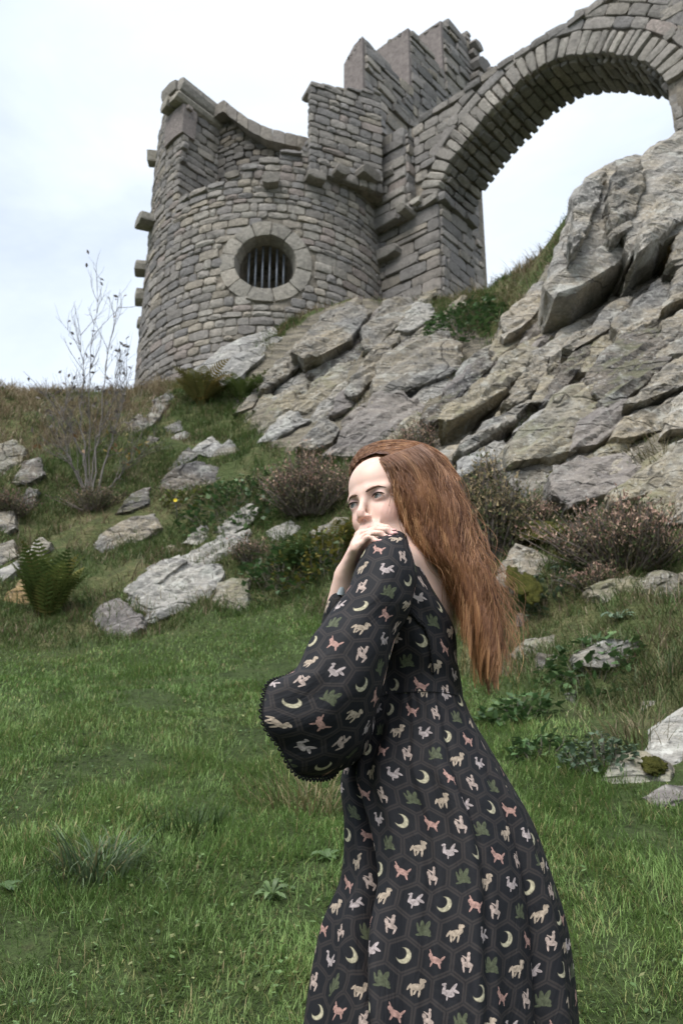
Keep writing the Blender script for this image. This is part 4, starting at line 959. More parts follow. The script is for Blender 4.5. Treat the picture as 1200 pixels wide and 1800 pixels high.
# ---- heather and shrubs
def heather(label, px, py, rx, h, n=170, flower=.5, hue=((.36, .235, .185), (.28, .17, .135), (.42, .30, .22)), seed=1, ground_y=None, dy=0.0):
    R = np.random.default_rng(seed); b = hit(px, py); b = b + np.array([0, -dy, 0]); e = empty('heather_bush', b); tag(e, label, 'bush', 'heather bushes on the bank')
    st = MB(); H = np.array(hue); LC = np.array([(.065, .068, .034), (.095, .09, .05), (.13, .105, .065), (.06, .08, .034)])
    a = R.uniform(0, 6.283, n); rr = np.sqrt(R.random(n)); lump = 1 + .28 * np.sin(3 * a + seed) + .18 * np.sin(5 * a + 2 * seed)
    base = np.stack([np.cos(a) * rr * rx * .35, np.sin(a) * rr * rx * .35, np.full(n, -.05)], -1)
    tipv = np.stack([np.cos(a) * rr * rx * R.uniform(.6, 1.2, n) * lump, np.sin(a) * rr * rx * .8, h * (1.05 - .55 * rr * rr) * R.uniform(.55, 1.15, n) * (.8 + .2 * lump)], -1)
    mid = base * .5 + tipv * .5 + R.normal(0, .05 * h, (n, 3))
    for i in range(n):
        V, Q, T = tube([base[i], mid[i], tipv[i]], np.array([.006, .004, .002]) * (1 + h), 3, False); st.add(V, Q, T, (.13, .1, .085))
    K = 34; i = np.repeat(np.arange(n), K); N = n * K; f = R.uniform(.2, 1.03, N)[:, None]
    c = base[i] * (1 - f) ** 2 + 2 * mid[i] * f * (1 - f) + tipv[i] * f * f + R.normal(0, .034 * (.5 + h), (N, 3))
    d = R.normal(0, 1, (N, 3)); d[:, 2] = np.abs(d[:, 2]) + .5; d /= np.linalg.norm(d, axis=1)[:, None]; u = np.cross(d, R.normal(0, 1, (N, 3))); u /= np.linalg.norm(u, axis=1)[:, None] + 1e-9
    L = (R.uniform(.022, .05, N) * (.6 + .6 * h))[:, None]; w = (R.uniform(.006, .011, N) * (.6 + .6 * h))[:, None]
    V3 = np.stack([c - u * w, c + u * w, c + d * L], 1); isf = (f[:, 0] > .66) & (R.random(N) < flower)
    C3 = np.where(isf[:, None], H[R.integers(len(H), size=N)] * R.uniform(.6, 1.25, (N, 1)), LC[R.integers(4, size=N)] * R.uniform(.7, 1.3, (N, 1)))
    def part(sel):
        m = MB(); k = int(sel.sum()); m.add(V3[sel].reshape(-1, 3), None, np.arange(3 * k).reshape(-1, 3), np.repeat(C3[sel], 3, 0)); return m
    lf, fl = part(~isf), part(isf)
    mk('stems', st.mesh('stems', MAT['bark']), e); tag(mk('foliage', lf.mesh('foliage', MAT['heather']), e), kind='stuff')
    if flower: tag(mk('flowers', fl.mesh('flowers', MAT['heather']), e), kind='stuff')
    return e
heather('brown faded heather bush just left of the person\'s face', 545, 905, .62, .78, 300, .5, seed=3)
heather('green-brown heather bush directly behind the long hair', 862, 985, .40, .95, 280, .4, ((.38, .30, .17), (.30, .23, .14), (.25, .2, .11)), 4)
heather('wide pink-brown heather bush on the rock at the right edge', 1098, 1000, .62, .55, 340, .55, seed=5)
heather('low pink-brown heather sprigs at the foot of the right-hand crag', 935, 925, .30, .26, 110, .55, seed=6)
heather('sparse brown heather sprigs on the slab above the person\'s head', 735, 800, .42, .42, 110, .45, seed=7)
heather('low brown heather clump left of the pale stone', 440, 985, .3, .3, 80, .3, seed=8)
heather('dark reddish heather at the left edge beside the stacked slabs', 15, 905, .4, .35, 110, .4, ((.2, .12, .1), (.26, .16, .13)), 9)
heather('dry brown heather under the bare shrub', 170, 895, .5, .3, 130, .35, ((.3, .22, .15), (.2, .14, .1)), 10)
heather('small heather sprigs hanging over the long buff ledge', 1050, 1035, .25, .2, 80, .5, seed=11)

def leafy(name, label, cat, px, py, rx, h, n, leaf, pal, seed, dome=True, droop=.3, group=None):
    R = np.random.default_rng(seed); b = hit(px, py); e = empty(name, b); tag(e, label, cat, group); m = MB(); st = MB(); pal = np.array(pal)
    for i in range(n):
        a = R.uniform(0, 6.283); rr = math.sqrt(R.random()); x, y = math.cos(a) * rr * rx, math.sin(a) * rr * rx * .7
        gz = float(height(b[0] + x, b[1] + y)) - b[2]
        c = np.array([x, y, gz + h * R.uniform(.25, 1.0) * (1 - .6 * rr * rr)])
        d = np.array([math.cos(a), math.sin(a), R.uniform(-droop, .5)]) + R.normal(0, .5, 3); d /= np.linalg.norm(d)
        u = np.cross(d, np.array([0, 0, 1.0]) + R.normal(0, .3, 3)); u /= np.linalg.norm(u) + 1e-9; nn = np.cross(u, d)
        L = leaf * R.uniform(.6, 1.3); w = L * R.uniform(.28, .42)
        V = np.array([c, c + d * L * .4 - u * w + nn * .1 * L, c + d * L * .45 + nn * -.02 * L, c + d * L * .4 + u * w + nn * .1 * L, c + d * L])
        m.add(V, [(0, 1, 4, 2), (0, 2, 4, 3)], None, pal[R.integers(len(pal))] * R.uniform(.65, 1.3))
        if i % 6 == 0:
            V, Q, T = tube([np.array([x * .5, y * .5, gz - .03]), c * np.array([.9, .9, .6]), c], [.006, .004, .002], 3, False); st.add(V, Q, T, (.1, .1, .06))
    tag(mk('leaves', m.mesh('leaves', MAT['leaf']), e), kind='stuff'); mk('stems', st.mesh('stems', MAT['bark']), e); return e
LG = [(.06, .115, .04), (.075, .14, .05), (.05, .09, .035), (.10, .16, .06)]; GG = [(.075, .11, .065), (.09, .135, .085), (.06, .09, .05)]
leafy('leafy_bush', 'bright green leafy bush on the ledge below the arch pier', 'bush', 810, 588, .75, .5, 620, .10, LG, 21)
leafy('leafy_plant', 'patch of small green leaves right of the flat-topped boulder', 'plant', 415, 895, .75, .35, 520, .085, LG, 22)
leafy('leafy_plant', 'trailing dark green creeper above the flat buff rock', 'plant', 1055, 1350, .19, .16, 300, .036, GG, 23, group=None)
leafy('leafy_plant', 'low broad-leaved green plant right of the skirt', 'plant', 950, 1330, .15, .12, 90, .06, LG, 24)
leafy('leafy_plant', 'grey-green leaves below the mossy rock hump', 'plant', 965, 1045, .24, .16, 150, .06, GG, 25)
leafy('leafy_plant', 'green clump of leaves over the long buff ledge', 'plant', 1035, 1185, .32, .16, 190, .07, LG, 26)
leafy('leafy_plant', 'weedy green leaves below the hair ends', 'plant', 910, 1265, .22, .14, 170, .06, LG, 27)
leafy('leafy_plant', 'green weeds in the crack beside the overhanging slab', 'plant', 455, 690, .4, .35, 200, .085, [(.08, .12, .04), (.11, .13, .045)], 28)
leafy('leafy_plant', 'scrubby yellow-green leaves just left of the raised hand', 'plant', 575, 1000, .62, .55, 560, .075, [(.16, .15, .035), (.11, .125, .035), (.2, .17, .04), (.06, .09, .03)], 29)
leafy('leafy_plant', 'dark green nettles in the scrub left of the sleeve', 'plant', 500, 1020, .5, .4, 360, .08, LG[:3], 30)
leafy('leafy_plant', 'small green plant beneath the flat-topped boulder', 'plant', 330, 880, .35, .16, 130, .07, [(.10, .15, .04), (.15, .16, .04)], 31)
def rosette(label, px, py, r, n, pal, seed, wid=.3, lift=.35):
    R = np.random.default_rng(seed); b = hit(px, py); e = empty('rosette_plant', b); tag(e, label, 'plant'); pal = np.array(pal)
    nrm = np.array([-(height(b[0] + .1, b[1]) - b[2]) * 10, -(height(b[0], b[1] + .1) - b[2]) * 10, 1.0]); nrm /= np.linalg.norm(nrm)
    for i in range(n):
        m = MB(); a = 6.283 * i / n * 2.4 + R.uniform(-.2, .2); L = r * R.uniform(.7, 1.15)
        d = np.array([math.cos(a), math.sin(a), 0]); d -= nrm * d.dot(nrm); d /= np.linalg.norm(d); u = np.cross(nrm, d); lf = lift * R.uniform(.5, 1.4)
        rows = []
        for f, wv in ((0, .15), (.3, .7), (.55, 1.0), (.8, .75), (1.0, .05)):
            c = d * L * f + nrm * (L * lf * math.sin(f * 2.4) + .015); w = wid * L * wv * .5; rows += [c - u * w + nrm * .15 * w, c - nrm * .12 * w, c + u * w + nrm * .15 * w]
        Q = [(3 * k + j, 3 * k + j + 1, 3 * k + j + 4, 3 * k + j + 3) for k in range(4) for j in range(2)]
        m.add(rows, Q, None, pal[R.integers(len(pal))] * R.uniform(.75, 1.25)); mk('leaf', m.mesh('leaf', MAT['leaf']), e)
rosette('pale green leaf rosette under the long buff ledge', 1086, 1092, .12, 13, [(.13, .185, .12), (.10, .15, .09)], 41)
rosette('grey-green thistle rosette in the turf left of the skirt', 478, 1582, .065, 14, [(.10, .15, .06), (.09, .14, .05)], 42, .3, .5)
rosette('broad dock leaves in the grass left of the skirt edge', 577, 1515, .06, 9, [(.085, .14, .05), (.07, .12, .04)], 43, .4)
rosette('small dock plant in the turf at the left edge', 12, 1570, .05, 9, [(.075, .13, .045)], 44, .45)

def fern(label, px, py, n, L, pal, seed, spread=1.0, up=1.0):
    R = np.random.default_rng(seed); b = hit(px, py); e = empty('fern', b); tag(e, label, 'fern', 'ferns on the bank'); pal = np.array(pal)
    for i in range(n):
        m = MB(); a = R.uniform(0, 6.283); ln = L * R.uniform(.65, 1.1); c = pal[R.integers(len(pal))] * R.uniform(.75, 1.25)
        dh = np.array([math.cos(a), math.sin(a) * .7, 0]); th0 = R.uniform(.1, .6) * spread; pos = np.array([0, 0, -.03]) + dh * .04; K = 20
        u = np.array([-dh[1], dh[0], 0]); u /= np.linalg.norm(u); path = [pos]
        for k in range(K):
            f = k / K; th = th0 + f * f * 1.2 * spread / up; d = dh * math.sin(th) + np.array([0, 0, math.cos(th)]); pos = pos + d * ln / K; path.append(pos)
            if k > 2:
                pl_ = ln * .24 * math.sin(math.pi * min(1, f * 1.05) ** .8) + .01; w = ln / K * .42
                for s in (-1, 1):
                    q = pos + u * s * pl_ + d * pl_ * .35 - np.array([0, 0, .1 * pl_])
                    mid = pos + u * s * pl_ * .5 + d * pl_ * .12
                    m.add([pos - d * w * .6, mid - d * w, q, mid + d * w * .9, pos + d * w * .6], [(0, 1, 3, 4)], [(1, 2, 3)], c)
        V, Q, T = tube(path, np.linspace(.006, .002, len(path)), 3, False); m.add(V, Q, T, c * .8)
        mk('frond', m.mesh('frond', MAT['fern']), e)
fern('large upright green fern at the left edge above the turf', 78, 1092, 30, .85, [(.075, .105, .03), (.10, .125, .035), (.15, .14, .045), (.06, .09, .028)], 51, .75, 1.3)
fern('reddish brown fern at the left foot of the round tower', 352, 712, 22, 1.0, [(.19, .145, .045), (.15, .14, .05), (.12, .12, .04)], 52, 1.0)
fern('small green fern under the overhanging slab', 425, 705, 12, .6, [(.09, .12, .035), (.07, .1, .03)], 53)
fern('dark green fern in the scrub below the heather left of the person', 505, 1010, 16, .55, [(.05, .085, .03), (.065, .1, .035)], 54)
fern('yellowing fern beside the raised forearm', 590, 985, 14, .55, [(.17, .15, .04), (.12, .13, .04)], 55)
fern('small fern at the crag foot right of the hair', 915, 1075, 10, .28, [(.07, .11, .04), (.09, .13, .05)], 56)

# ---- bare shrub against the sky
def bare_shrub():
    R = np.random.default_rng(77); b = hit(150, 872); e = empty('bare_shrub', b); tag(e, 'leafless thin-stemmed shrub standing against the sky left of the tower', 'shrub')
    Yb = b[1]; lv = MB()
    def P(px, py, dy=0.0): return at(px, py, Yb + dy) - b
    def grow(p0, d, L, r, depth, m):
        K = 5; pts = [p0]; p = p0.copy(); dd = d.copy()
        for k in range(K):
            dd = dd + R.normal(0, .13, 3) + np.array([0, 0, .05]); dd /= np.linalg.norm(dd); p = p + dd * L / K; pts.append(p)
            if depth > 0 and k >= 1 and R.random() < .75:
                nd = dd + R.normal(0, .55, 3); nd[2] = abs(nd[2]) * .8 + .25; nd /= np.linalg.norm(nd); grow(p, nd, L * R.uniform(.35, .6), r * .55, depth - 1, m)
            if depth == 0 and R.random() < .07:
                c = p + R.normal(0, .03, 3); u = R.normal(0, 1, 3); u /= np.linalg.norm(u); v = np.cross(u, R.normal(0, 1, 3)); v /= np.linalg.norm(v) + 1e-9
                low = c[2] < .9; lv.add([c, c + u * .05 + v * .022, c + u * .09, c + u * .05 - v * .022], [(0, 1, 2, 3)], None, ((.25, .18, .05) if R.random() < .6 else (.2, .11, .05)) if low else (.12, .1, .09))
        V, Q, T = tube(pts, np.linspace(r, r * .35, len(pts)), 4, False); m.add(V, Q, T, np.array((.2, .18, .165)) * R.uniform(.5, 1.0))
    trunks = [[(158, 872), (156, 800), (158, 740), (157, 690), (160, 640), (158, 600), (172, 560), (170, 512)], [(158, 872), (145, 800), (128, 760), (100, 720), (80, 692)], [(165, 872), (170, 800), (180, 730), (180, 690), (186, 640), (196, 590), (207, 540)],
              [(170, 870), (190, 800), (208, 740), (218, 690), (226, 650)], [(150, 868), (150, 790), (140, 720), (150, 660), (142, 590)], [(160, 868), (168, 780), (200, 700), (205, 640)], [(150, 870), (120, 800), (112, 740), (118, 690)], [(155, 872), (135, 830), (110, 790), (95, 760)], [(168, 872), (200, 850), (225, 820), (245, 800)]]
    for tr in trunks:
        m = MB(); dy0 = R.uniform(-.3, .3); pts = [P(x, y, dy0 * i / len(tr)) for i, (x, y) in enumerate(tr)]
        d = np.concatenate([[0], np.cumsum(np.linalg.norm(np.diff(pts, axis=0), axis=1))]); u = np.linspace(0, d[-1], 18); pp = np.stack([np.interp(u, d, np.array(pts)[:, j]) for j in range(3)], -1) + R.normal(0, .012, (18, 3)); pp[0] = pts[0] - np.array([0, 0, .05])
        V, Q, T = tube(pp, np.linspace(.017, .004, 18) * R.uniform(.6, 1.1), 5, False); m.add(V, Q, T, np.array((.22, .2, .185)) * R.uniform(.6, 1.1))
        for k in range(5, 18):
            for _ in range(2):
                if R.random() < .62:
                    nd = (pp[k] - pp[k - 1]); nd /= np.linalg.norm(nd); nd = nd + R.normal(0, .5, 3); nd[2] = abs(nd[2]) + .2; nd /= np.linalg.norm(nd); grow(pp[k], nd, R.uniform(.25, .65), .0055, 1, m)
        mk('stem', m.mesh('stem', MAT['bark']), e)
    mk('withered_leaves', lv.mesh('withered_leaves', MAT['leaf']), e)
bare_shrub()

# ---- moss cushions and a dandelion
def mat_moss():
    t = NT('cushion_moss'); n = t.noise(25, 5, .7)
    return t.fin(t.ramp(n, [(.3, (.035, .04, .010)), (.55, (.085, .085, .02)), (.8, (.15, .13, .035))]), .95, t.bump(t.noise(120, 4, .7), 1.0, .03), .1)
MAT['moss'] = mat_moss()
def moss(label, px, py, rx, rz, seed, proud=.12):
    h = hit(px, py); h = h + np.array([0, -proud, 0]); bm = bmesh.new(); bmesh.ops.create_icosphere(bm, subdivisions=4, radius=1.0)
    for v in bm.verts:
        k = 1 + .45 * noise.fractal(v.co * 1.6 + Vector((seed * 7.1, 0, 0)), 1, 2, 4) + .12 * noise.noise(v.co * 9); v.co = Vector((v.co.x * rx, v.co.y * min(rx, rz) * .45, v.co.z * rz)) * k
    bmesh.ops.rotate(bm, verts=bm.verts, matrix=Matrix.Rotation(rad(-32), 3, 'X'))
    o = bm_obj('moss_cushion', bm, MAT['moss'], None, True); o.location = h; tag(o, label, 'moss', 'moss on the rocks')
moss('yellow-green moss pad under the long buff ledge, beside the hair', 918, 1048, .085, .15, 1, .25)
moss('olive moss pad on the left edge of the purple slab', 972, 862, .10, .15, 2, .3)
moss('wide dark moss mat above the mossy rock hump', 935, 945, .26, .13, 3, .2)
moss('small round moss cushion on the rock hump', 985, 985, .10, .06, 4, .22)
moss('moss cushion on the flat buff rock at the lower right', 1138, 1350, .055, .05, 5, .1)
moss('narrow moss strip beside the yellow-green pad', 893, 1030, .06, .14, 6, .25)
h = hit(311, 917); e = empty('dandelion', h); tag(e, 'tiny yellow dandelion flower above the smooth grey boulder', 'flower')
t = NT('yellow_petal'); MAT['yellow'] = t.fin((.75, .55, .03), .6)
m = MB(); V, Q, T = tube([(0, 0, -.02), (.01, -.1, .1), (0, -.2, .22)], .006, 4); mk('stalk', mesh_np('stalk', V, quads=Q, tris=T, mat=MAT['bark'], colors={'tint': np.full((len(V), 3), .1)}), e)
for i in range(14):
    a = i * .449; d = np.array([math.cos(a), -.3, math.sin(a)]); u = np.array([-math.sin(a), 0, math.cos(a)]); c = np.array([0, -.2, .22]); m.add([c, c + d * .018 - u * .006, c + d * .026, c + d * .018 + u * .006], [(0, 1, 2, 3)])
mk('flower_head', m.mesh('flower_head', MAT['yellow']), e)
# ---------------------------------------------------------------- the woman
GROUND_P = float(height(.2, 2.0))
person = empty('person', (.2, 2.0, GROUND_P))
tag(person, 'person in a long dark printed dress with flared sleeves, one hand on shoulder', 'person')
PO = np.array(person.location)
# ---- implicit surface -> mesh (marching tetrahedra on a graded grid)
def axis(lo, hi, flo, fhi, fine, coarse):
    a = [np.arange(lo, flo, coarse), np.arange(flo, fhi, fine), np.arange(fhi, hi + coarse, coarse)]
    return np.concatenate(a)
class Field:
    def __init__(s, X, Y, Z): s.X, s.Y, s.Z = X, Y, Z; s.f = np.full((len(X), len(Y), len(Z)), .5, np.float32)
    def sub(s, lo, hi):
        sl = []
        for A, a, b in ((s.X, lo[0], hi[0]), (s.Y, lo[1], hi[1]), (s.Z, lo[2], hi[2])):
            i, j = np.searchsorted(A, a), np.searchsorted(A, b); sl.append(slice(max(0, i - 1), min(len(A), j + 1)))
        P = np.stack(np.meshgrid(s.X[sl[0]], s.Y[sl[1]], s.Z[sl[2]], indexing='ij'), -1); return tuple(sl), P
    def blend(s, sl, d, k, mode='add'):
        g = s.f[sl]
        if mode == 'add':
            h = np.clip(.5 + .5 * (g - d) / k, 0, 1); s.f[sl] = g * (1 - h) + d * h - k * h * (1 - h)
        else:
            d = -d; h = np.clip(.5 - .5 * (g - d) / k, 0, 1); s.f[sl] = g * (1 - h) + d * h + k * h * (1 - h)
    def capsule(s, a, b, ra, rb, k=.012, mode='add'):
        a, b = np.asarray(a, float), np.asarray(b, float); m = max(ra, rb) + k * 2 + .02
        sl, P = s.sub(np.minimum(a, b) - m, np.maximum(a, b) + m)
        if 0 in P.shape: return
        ab = b - a; t = np.clip(((P - a) @ ab) / (ab @ ab + 1e-12), 0, 1); d = np.linalg.norm(P - a - t[..., None] * ab, axis=-1) - (ra + (rb - ra) * t); s.blend(sl, d, k, mode)
    def ellipsoid(s, c, M, r, k=.012, mode='add'):
        """c centre, M rows = local axes, r radii"""
        c = np.asarray(c, float); r = np.asarray(r, float); m = r.max() + k * 2 + .02; sl, P = s.sub(c - m, c + m)
        if 0 in P.shape: return
        q = (P - c) @ np.asarray(M).T; k0 = np.linalg.norm(q / r, axis=-1); k1 = np.linalg.norm(q / (r * r), axis=-1); d = k0 * (k0 - 1) / (k1 + 1e-6); s.blend(sl, d, k, mode)
def polygonise(F):
    f = F.f; nx, ny, nz = f.shape; s = f < 0
    c = s[:-1, :-1, :-1].astype(np.int8)
    off = [(0, 0, 0), (1, 0, 0), (1, 1, 0), (0, 1, 0), (0, 0, 1), (1, 0, 1), (1, 1, 1), (0, 1, 1)]
    cnt = sum(s[a:nx - 1 + a, b:ny - 1 + b, d:nz - 1 + d].astype(np.int8) for a, b, d in off)
    ijk = np.argwhere((cnt > 0) & (cnt < 8))
    lin = lambda v: (v[..., 0] * ny + v[..., 1]) * nz + v[..., 2]
    corner = [lin(ijk + np.array(o)) for o in off]
    tets = [(0, 5, 1, 6), (0, 1, 2, 6), (0, 2, 3, 6), (0, 3, 7, 6), (0, 7, 4, 6), (0, 4, 5, 6)]
    ff = f.ravel(); tri_edges = []
    for t in tets:
        v = np.stack([corner[i] for i in t], -1); ins = ff[v] < 0; code = ins @ np.array([1, 2, 4, 8])
        for cd in range(1, 15):
            m = code == cd
            if not m.any(): continue
            inn = [i for i in range(4) if cd >> i & 1]; out = [i for i in range(4) if not cd >> i & 1]; w = v[m]
            E = lambda a, b: np.stack([w[:, a], w[:, b]], -1)
            if len(inn) == 1: T = [[E(inn[0], out[0]), E(inn[0], out[1]), E(inn[0], out[2])]]
            elif len(inn) == 3: T = [[E(out[0], inn[0]), E(out[0], inn[1]), E(out[0], inn[2])]]
            else:
                a, b = inn; c_, d_ = out; T = [[E(a, c_), E(a, d_), E(b, d_)], [E(a, c_), E(b, d_), E(b, c_)]]
            for q in T: tri_edges.append(np.stack(q, 1))
    te = np.concatenate(tri_edges); te.sort(axis=2)
    key = te[..., 0].astype(np.int64) * f.size + te[..., 1]; uk, inv = np.unique(key.ravel(), return_inverse=True)
    a, b = uk // f.size, uk % f.size
    def pos(l): return np.stack([F.X[l // (ny * nz)], F.Y[(l // nz) % ny], F.Z[l % nz]], -1)
    fa, fb = ff[a], ff[b]; t = (fa / (fa - fb + 1e-12))[:, None]; V = pos(a) * (1 - t) + pos(b) * t
    T = inv.reshape(-1, 3); T = T[(T[:, 0] != T[:, 1]) & (T[:, 1] != T[:, 2]) & (T[:, 0] != T[:, 2])]
    # orient outward: every vertex lies on an edge that runs from inside to outside
    dv = (pos(b) - pos(a)) * np.where(fa < 0, 1, -1)[:, None]
    n = np.cross(V[T[:, 1]] - V[T[:, 0]], V[T[:, 2]] - V[T[:, 0]]); flip = (n * (dv[T[:, 0]] + dv[T[:, 1]] + dv[T[:, 2]])).sum(1) < 0; T[flip] = T[flip][:, ::-1]
    return V, T

# ---- head frame
def rot(axis_, ang): return np.array(Matrix.Rotation(ang, 3, Vector(axis_)))
YAW, PITCH, ROLL = rad(37), rad(-5), rad(7)
fwd = np.array([-math.sin(YAW), -math.cos(YAW), 0.0]); left = np.array([math.cos(YAW), -math.sin(YAW), 0.0]); upv = np.array([0, 0, 1.0])
_r = rot(left, -PITCH); fwd, upv = _r @ fwd, _r @ upv
_r = rot(fwd, ROLL); left, upv = _r @ left, _r @ upv
HS = 1.0
EYE_MID = at(643, 880, 1.93)
HO = EYE_MID - fwd * .078
def hp(f, l, u): return HO + HS * (fwd * f + left * l + upv * u)
HM = np.stack([fwd, left, upv])
X = axis(-.28, .62, -.035, .225, .0022, .012); Yy = axis(1.62, 2.42, 1.835, 2.09, .0022, .012); Z = axis(GROUND_P - .02, 2.55, 2.215, 2.47, .0022, .012)
B = Field(X, Yy, Z)
E_ = lambda f, l, u, rf, rl, ru, k=.02, mode='add': B.ellipsoid(hp(f, l, u), HM, (rf, rl, ru), k, mode)
K_ = lambda a, b, ra, rb, k=.01, mode='add': B.capsule(hp(*a), hp(*b), ra, rb, k, mode)
E_(-.010, 0, .034, .092, .070, .084); E_(.034, 0, .042, .050, .052, .050); E_(.030, 0, -.030, .055, .047, .072, .025)
E_(.040, 0, -.074, .042, .040, .036, .025); K_((.074, -.006, -.100), (.074, .006, -.100), .014, .014, .02)
for s in (-1, 1):
    E_(.056, s * .030, -.034, .026, .020, .024, .02)                                   # cheek
    K_((.080, s * .010, .017), (.064, s * .044, .017), .009, .008, .015)               # brow
    K_((.012, s * .050, -.062), (.060, s * .024, -.092), .012, .012, .02)              # jaw line
    E_(-.005, s * .074, -.012, .016, .006, .028, .006)                                 # ear
    E_(.094, s * .031, -.001, .020, .017, .012, .012, 'sub')                           # socket
K_((.083, 0, .008), (.106, 0, -.033), .0068, .0070, .012); K_((.106, 0, -.035), (.105, 0, -.037), .0082, .0082, .009)
for s in (-1, 1):
    E_(.097, s * .0115, -.0405, .0095, .0065, .0068, .006)
    E_(.101, s * .0065, -.0500, .004, .0028, .003, .003, 'sub')
    E_(.0695, s * .031, 0, .0142, .0150, .0142, .005)                                   # lids
    E_(.0870, s * .0315, -.0008, .0100, .0132, .0052, .002, 'sub')                      # eye opening
E_(.086, 0, -.066, .012, .020, .016, .012)
for s in (-1, 1):
    K_((.0985, s * .004, -.0635), (.088, s * .021, -.0685), .0050, .0028, .004); K_((.0985, 0, -.0735), (.088, s * .020, -.070), .0058, .0028, .004)
K_((.102, 0, -.0685), (.086, .020, -.0690), .0010, .001, .003, 'sub'); K_((.102, 0, -.0685), (.086, -.020, -.0690), .0010, .001, .003, 'sub')
# neck, torso, far arm, legs: one continuous body
I3 = np.eye(3)
neck0, neck1 = hp(-.025, 0, -.06), at(722, 1000, 2.03)
B.capsule(neck0, neck1, .050, .055, .03)
B.ellipsoid(at(706, 1060, 2.03), rot((0, 0, 1), rad(8)), (.090, .130, .15), .04)       # ribcage
B.ellipsoid(at(742, 1045, 2.07), I3, (.082, .11, .16), .04)
B.ellipsoid(at(732, 1190, 2.03), I3, (.066, .100, .13), .04); B.ellipsoid(at(745, 1370, 2.04), I3, (.10, .155, .14), .05)
SHL, SHR = at(690, 995, 1.91), at(650, 1010, 2.17)
B.capsule(at(722, 1000, 2.03), SHL, .05, .048, .03); B.capsule(at(722, 1000, 2.03), SHR, .05, .045, .03)
ELR, WRR = at(572, 1185, 2.07), at(607, 1012, 1.95)
B.capsule(SHR, ELR, .043, .036, .02); B.capsule(ELR, WRR, .036, .0235, .015)
ELL, WRL = at(640, 1190, 1.86), at(625, 1250, 1.88)
B.capsule(SHL, ELL, .045, .036, .02); B.capsule(ELL, WRL, .034, .024, .015)
PEL = at(748, 1420, 2.04)
for dy, dx in ((-.09, .03), (.09, -.02)):
    hip = PEL + np.array([0, dy, -.04]); kn = np.array([PEL[0] + dx * .5, 2.02 + dy, GROUND_P + .45]); an = np.array([PEL[0] + dx, 2.05 + dy, GROUND_P + .07])
    B.capsule(hip, kn, .085, .055, .04); B.capsule(kn, an, .055, .036, .03); B.capsule(an - np.array([0, 0, .03]), an + np.array([-.15, 0, -.045]), .034, .028, .02)
# hand on the shoulder: palm from the wrist to four knuckles, bent unequal fingers, thumb from the side of the palm
def hand(wr, kn, pip, tip, thumb):
    for i in range(4):
        B.capsule(wr, kn[i], .0165, .0105, .010)
        r = [.0076, .0079, .0075, .0066][i]; dip = pip[i] * .42 + tip[i] * .58 + np.array([0, 0, .003])
        B.capsule(kn[i], pip[i], r * 1.12, r, .004); B.capsule(pip[i], dip, r, r * .9, .003); B.capsule(dip, tip[i], r * .9, r * .74, .003)
    B.capsule(thumb[0], thumb[1], .0125, .0105, .008); B.capsule(thumb[1], thumb[2], .0102, .0080, .003)
hand(WRR, [at(638, 934, 1.922), at(631, 941, 1.902), at(626, 951, 1.884), at(623, 963, 1.870)],
     [at(666, 925, 1.908), at(661, 929, 1.890), at(653, 936, 1.873), at(644, 946, 1.860)],
     [at(690, 934, 1.893), at(693, 939, 1.875), at(683, 945, 1.858), at(666, 953, 1.846)], [at(616, 985, 1.955), at(630, 958, 1.955), at(648, 944, 1.948)])
hand(WRL, [WRL + np.array([-.06, -.02 + .018 * i, -.05]) for i in range(4)], [WRL + np.array([-.085, -.02 + .018 * i, -.075]) for i in range(4)], [WRL + np.array([-.085, -.015 + .016 * i, -.115]) for i in range(4)],
     [WRL + np.array([-.02, -.03, -.02]), WRL + np.array([-.045, -.045, -.05]), WRL + np.array([-.06, -.045, -.08])])
BV_, BT_ = polygonise(B)
for _ in range(9):                                                                     # light relaxation of the skin
    ea = np.concatenate([BT_[:, 0], BT_[:, 1], BT_[:, 2], BT_[:, 1], BT_[:, 2], BT_[:, 0]]); eb = np.concatenate([BT_[:, 1], BT_[:, 2], BT_[:, 0], BT_[:, 0], BT_[:, 1], BT_[:, 2]])
    cnt = np.bincount(ea, minlength=len(BV_)); acc = np.stack([np.bincount(ea, BV_[eb, j], len(BV_)) for j in range(3)], -1)
    BV_ = BV_ * .55 + .45 * acc / np.maximum(cnt, 1)[:, None]
# skin colour: lips, nose, cheeks, finger tips redder
SK = np.repeat(np.array([[.70, .485, .40]]), len(BV_), 0)
Lc = (BV_ - HO) @ HM.T / HS
def blot(c, r, colr, a, P=None):
    d = np.linalg.norm(((Lc if P is None else BV_) - np.asarray(c)) / np.asarray(r), axis=1); w = (np.clip(1 - d, 0, 1) ** .8 * a)[:, None]; SK[:] = SK * (1 - w) + np.array(colr) * w
for s in (-1, 1):
    blot((.062, s * .040, -.036), (.035, .028, .026), (.70, .37, .31), .7); blot((.100, s * .010, -.042), (.012, .012, .012), (.68, .38, .32), .45)
    blot((.082, s * .031, .009), (.02, .022, .008), (.36, .22, .20), .9); blot((.080, s * .031, -.009), (.02, .02, .008), (.60, .37, .33), .7)
blot((.108, 0, -.036), (.014, .014, .016), (.69, .38, .32), .5); blot((.095, 0, -.0685), (.016, .026, .0100), (.55, .22, .20), 1.0)
for q in ((690, 934, 1.893), (693, 939, 1.875), (683, 945, 1.858), (666, 953, 1.846)): blot(at(*q), (.018, .018, .014), (.72, .36, .33), .8, 1)
for q in ((637, 932, 1.92), (631, 938, 1.90), (660, 926, 1.91)): blot(at(*q), (.014, .014, .014), (.70, .42, .36), .5, 1)
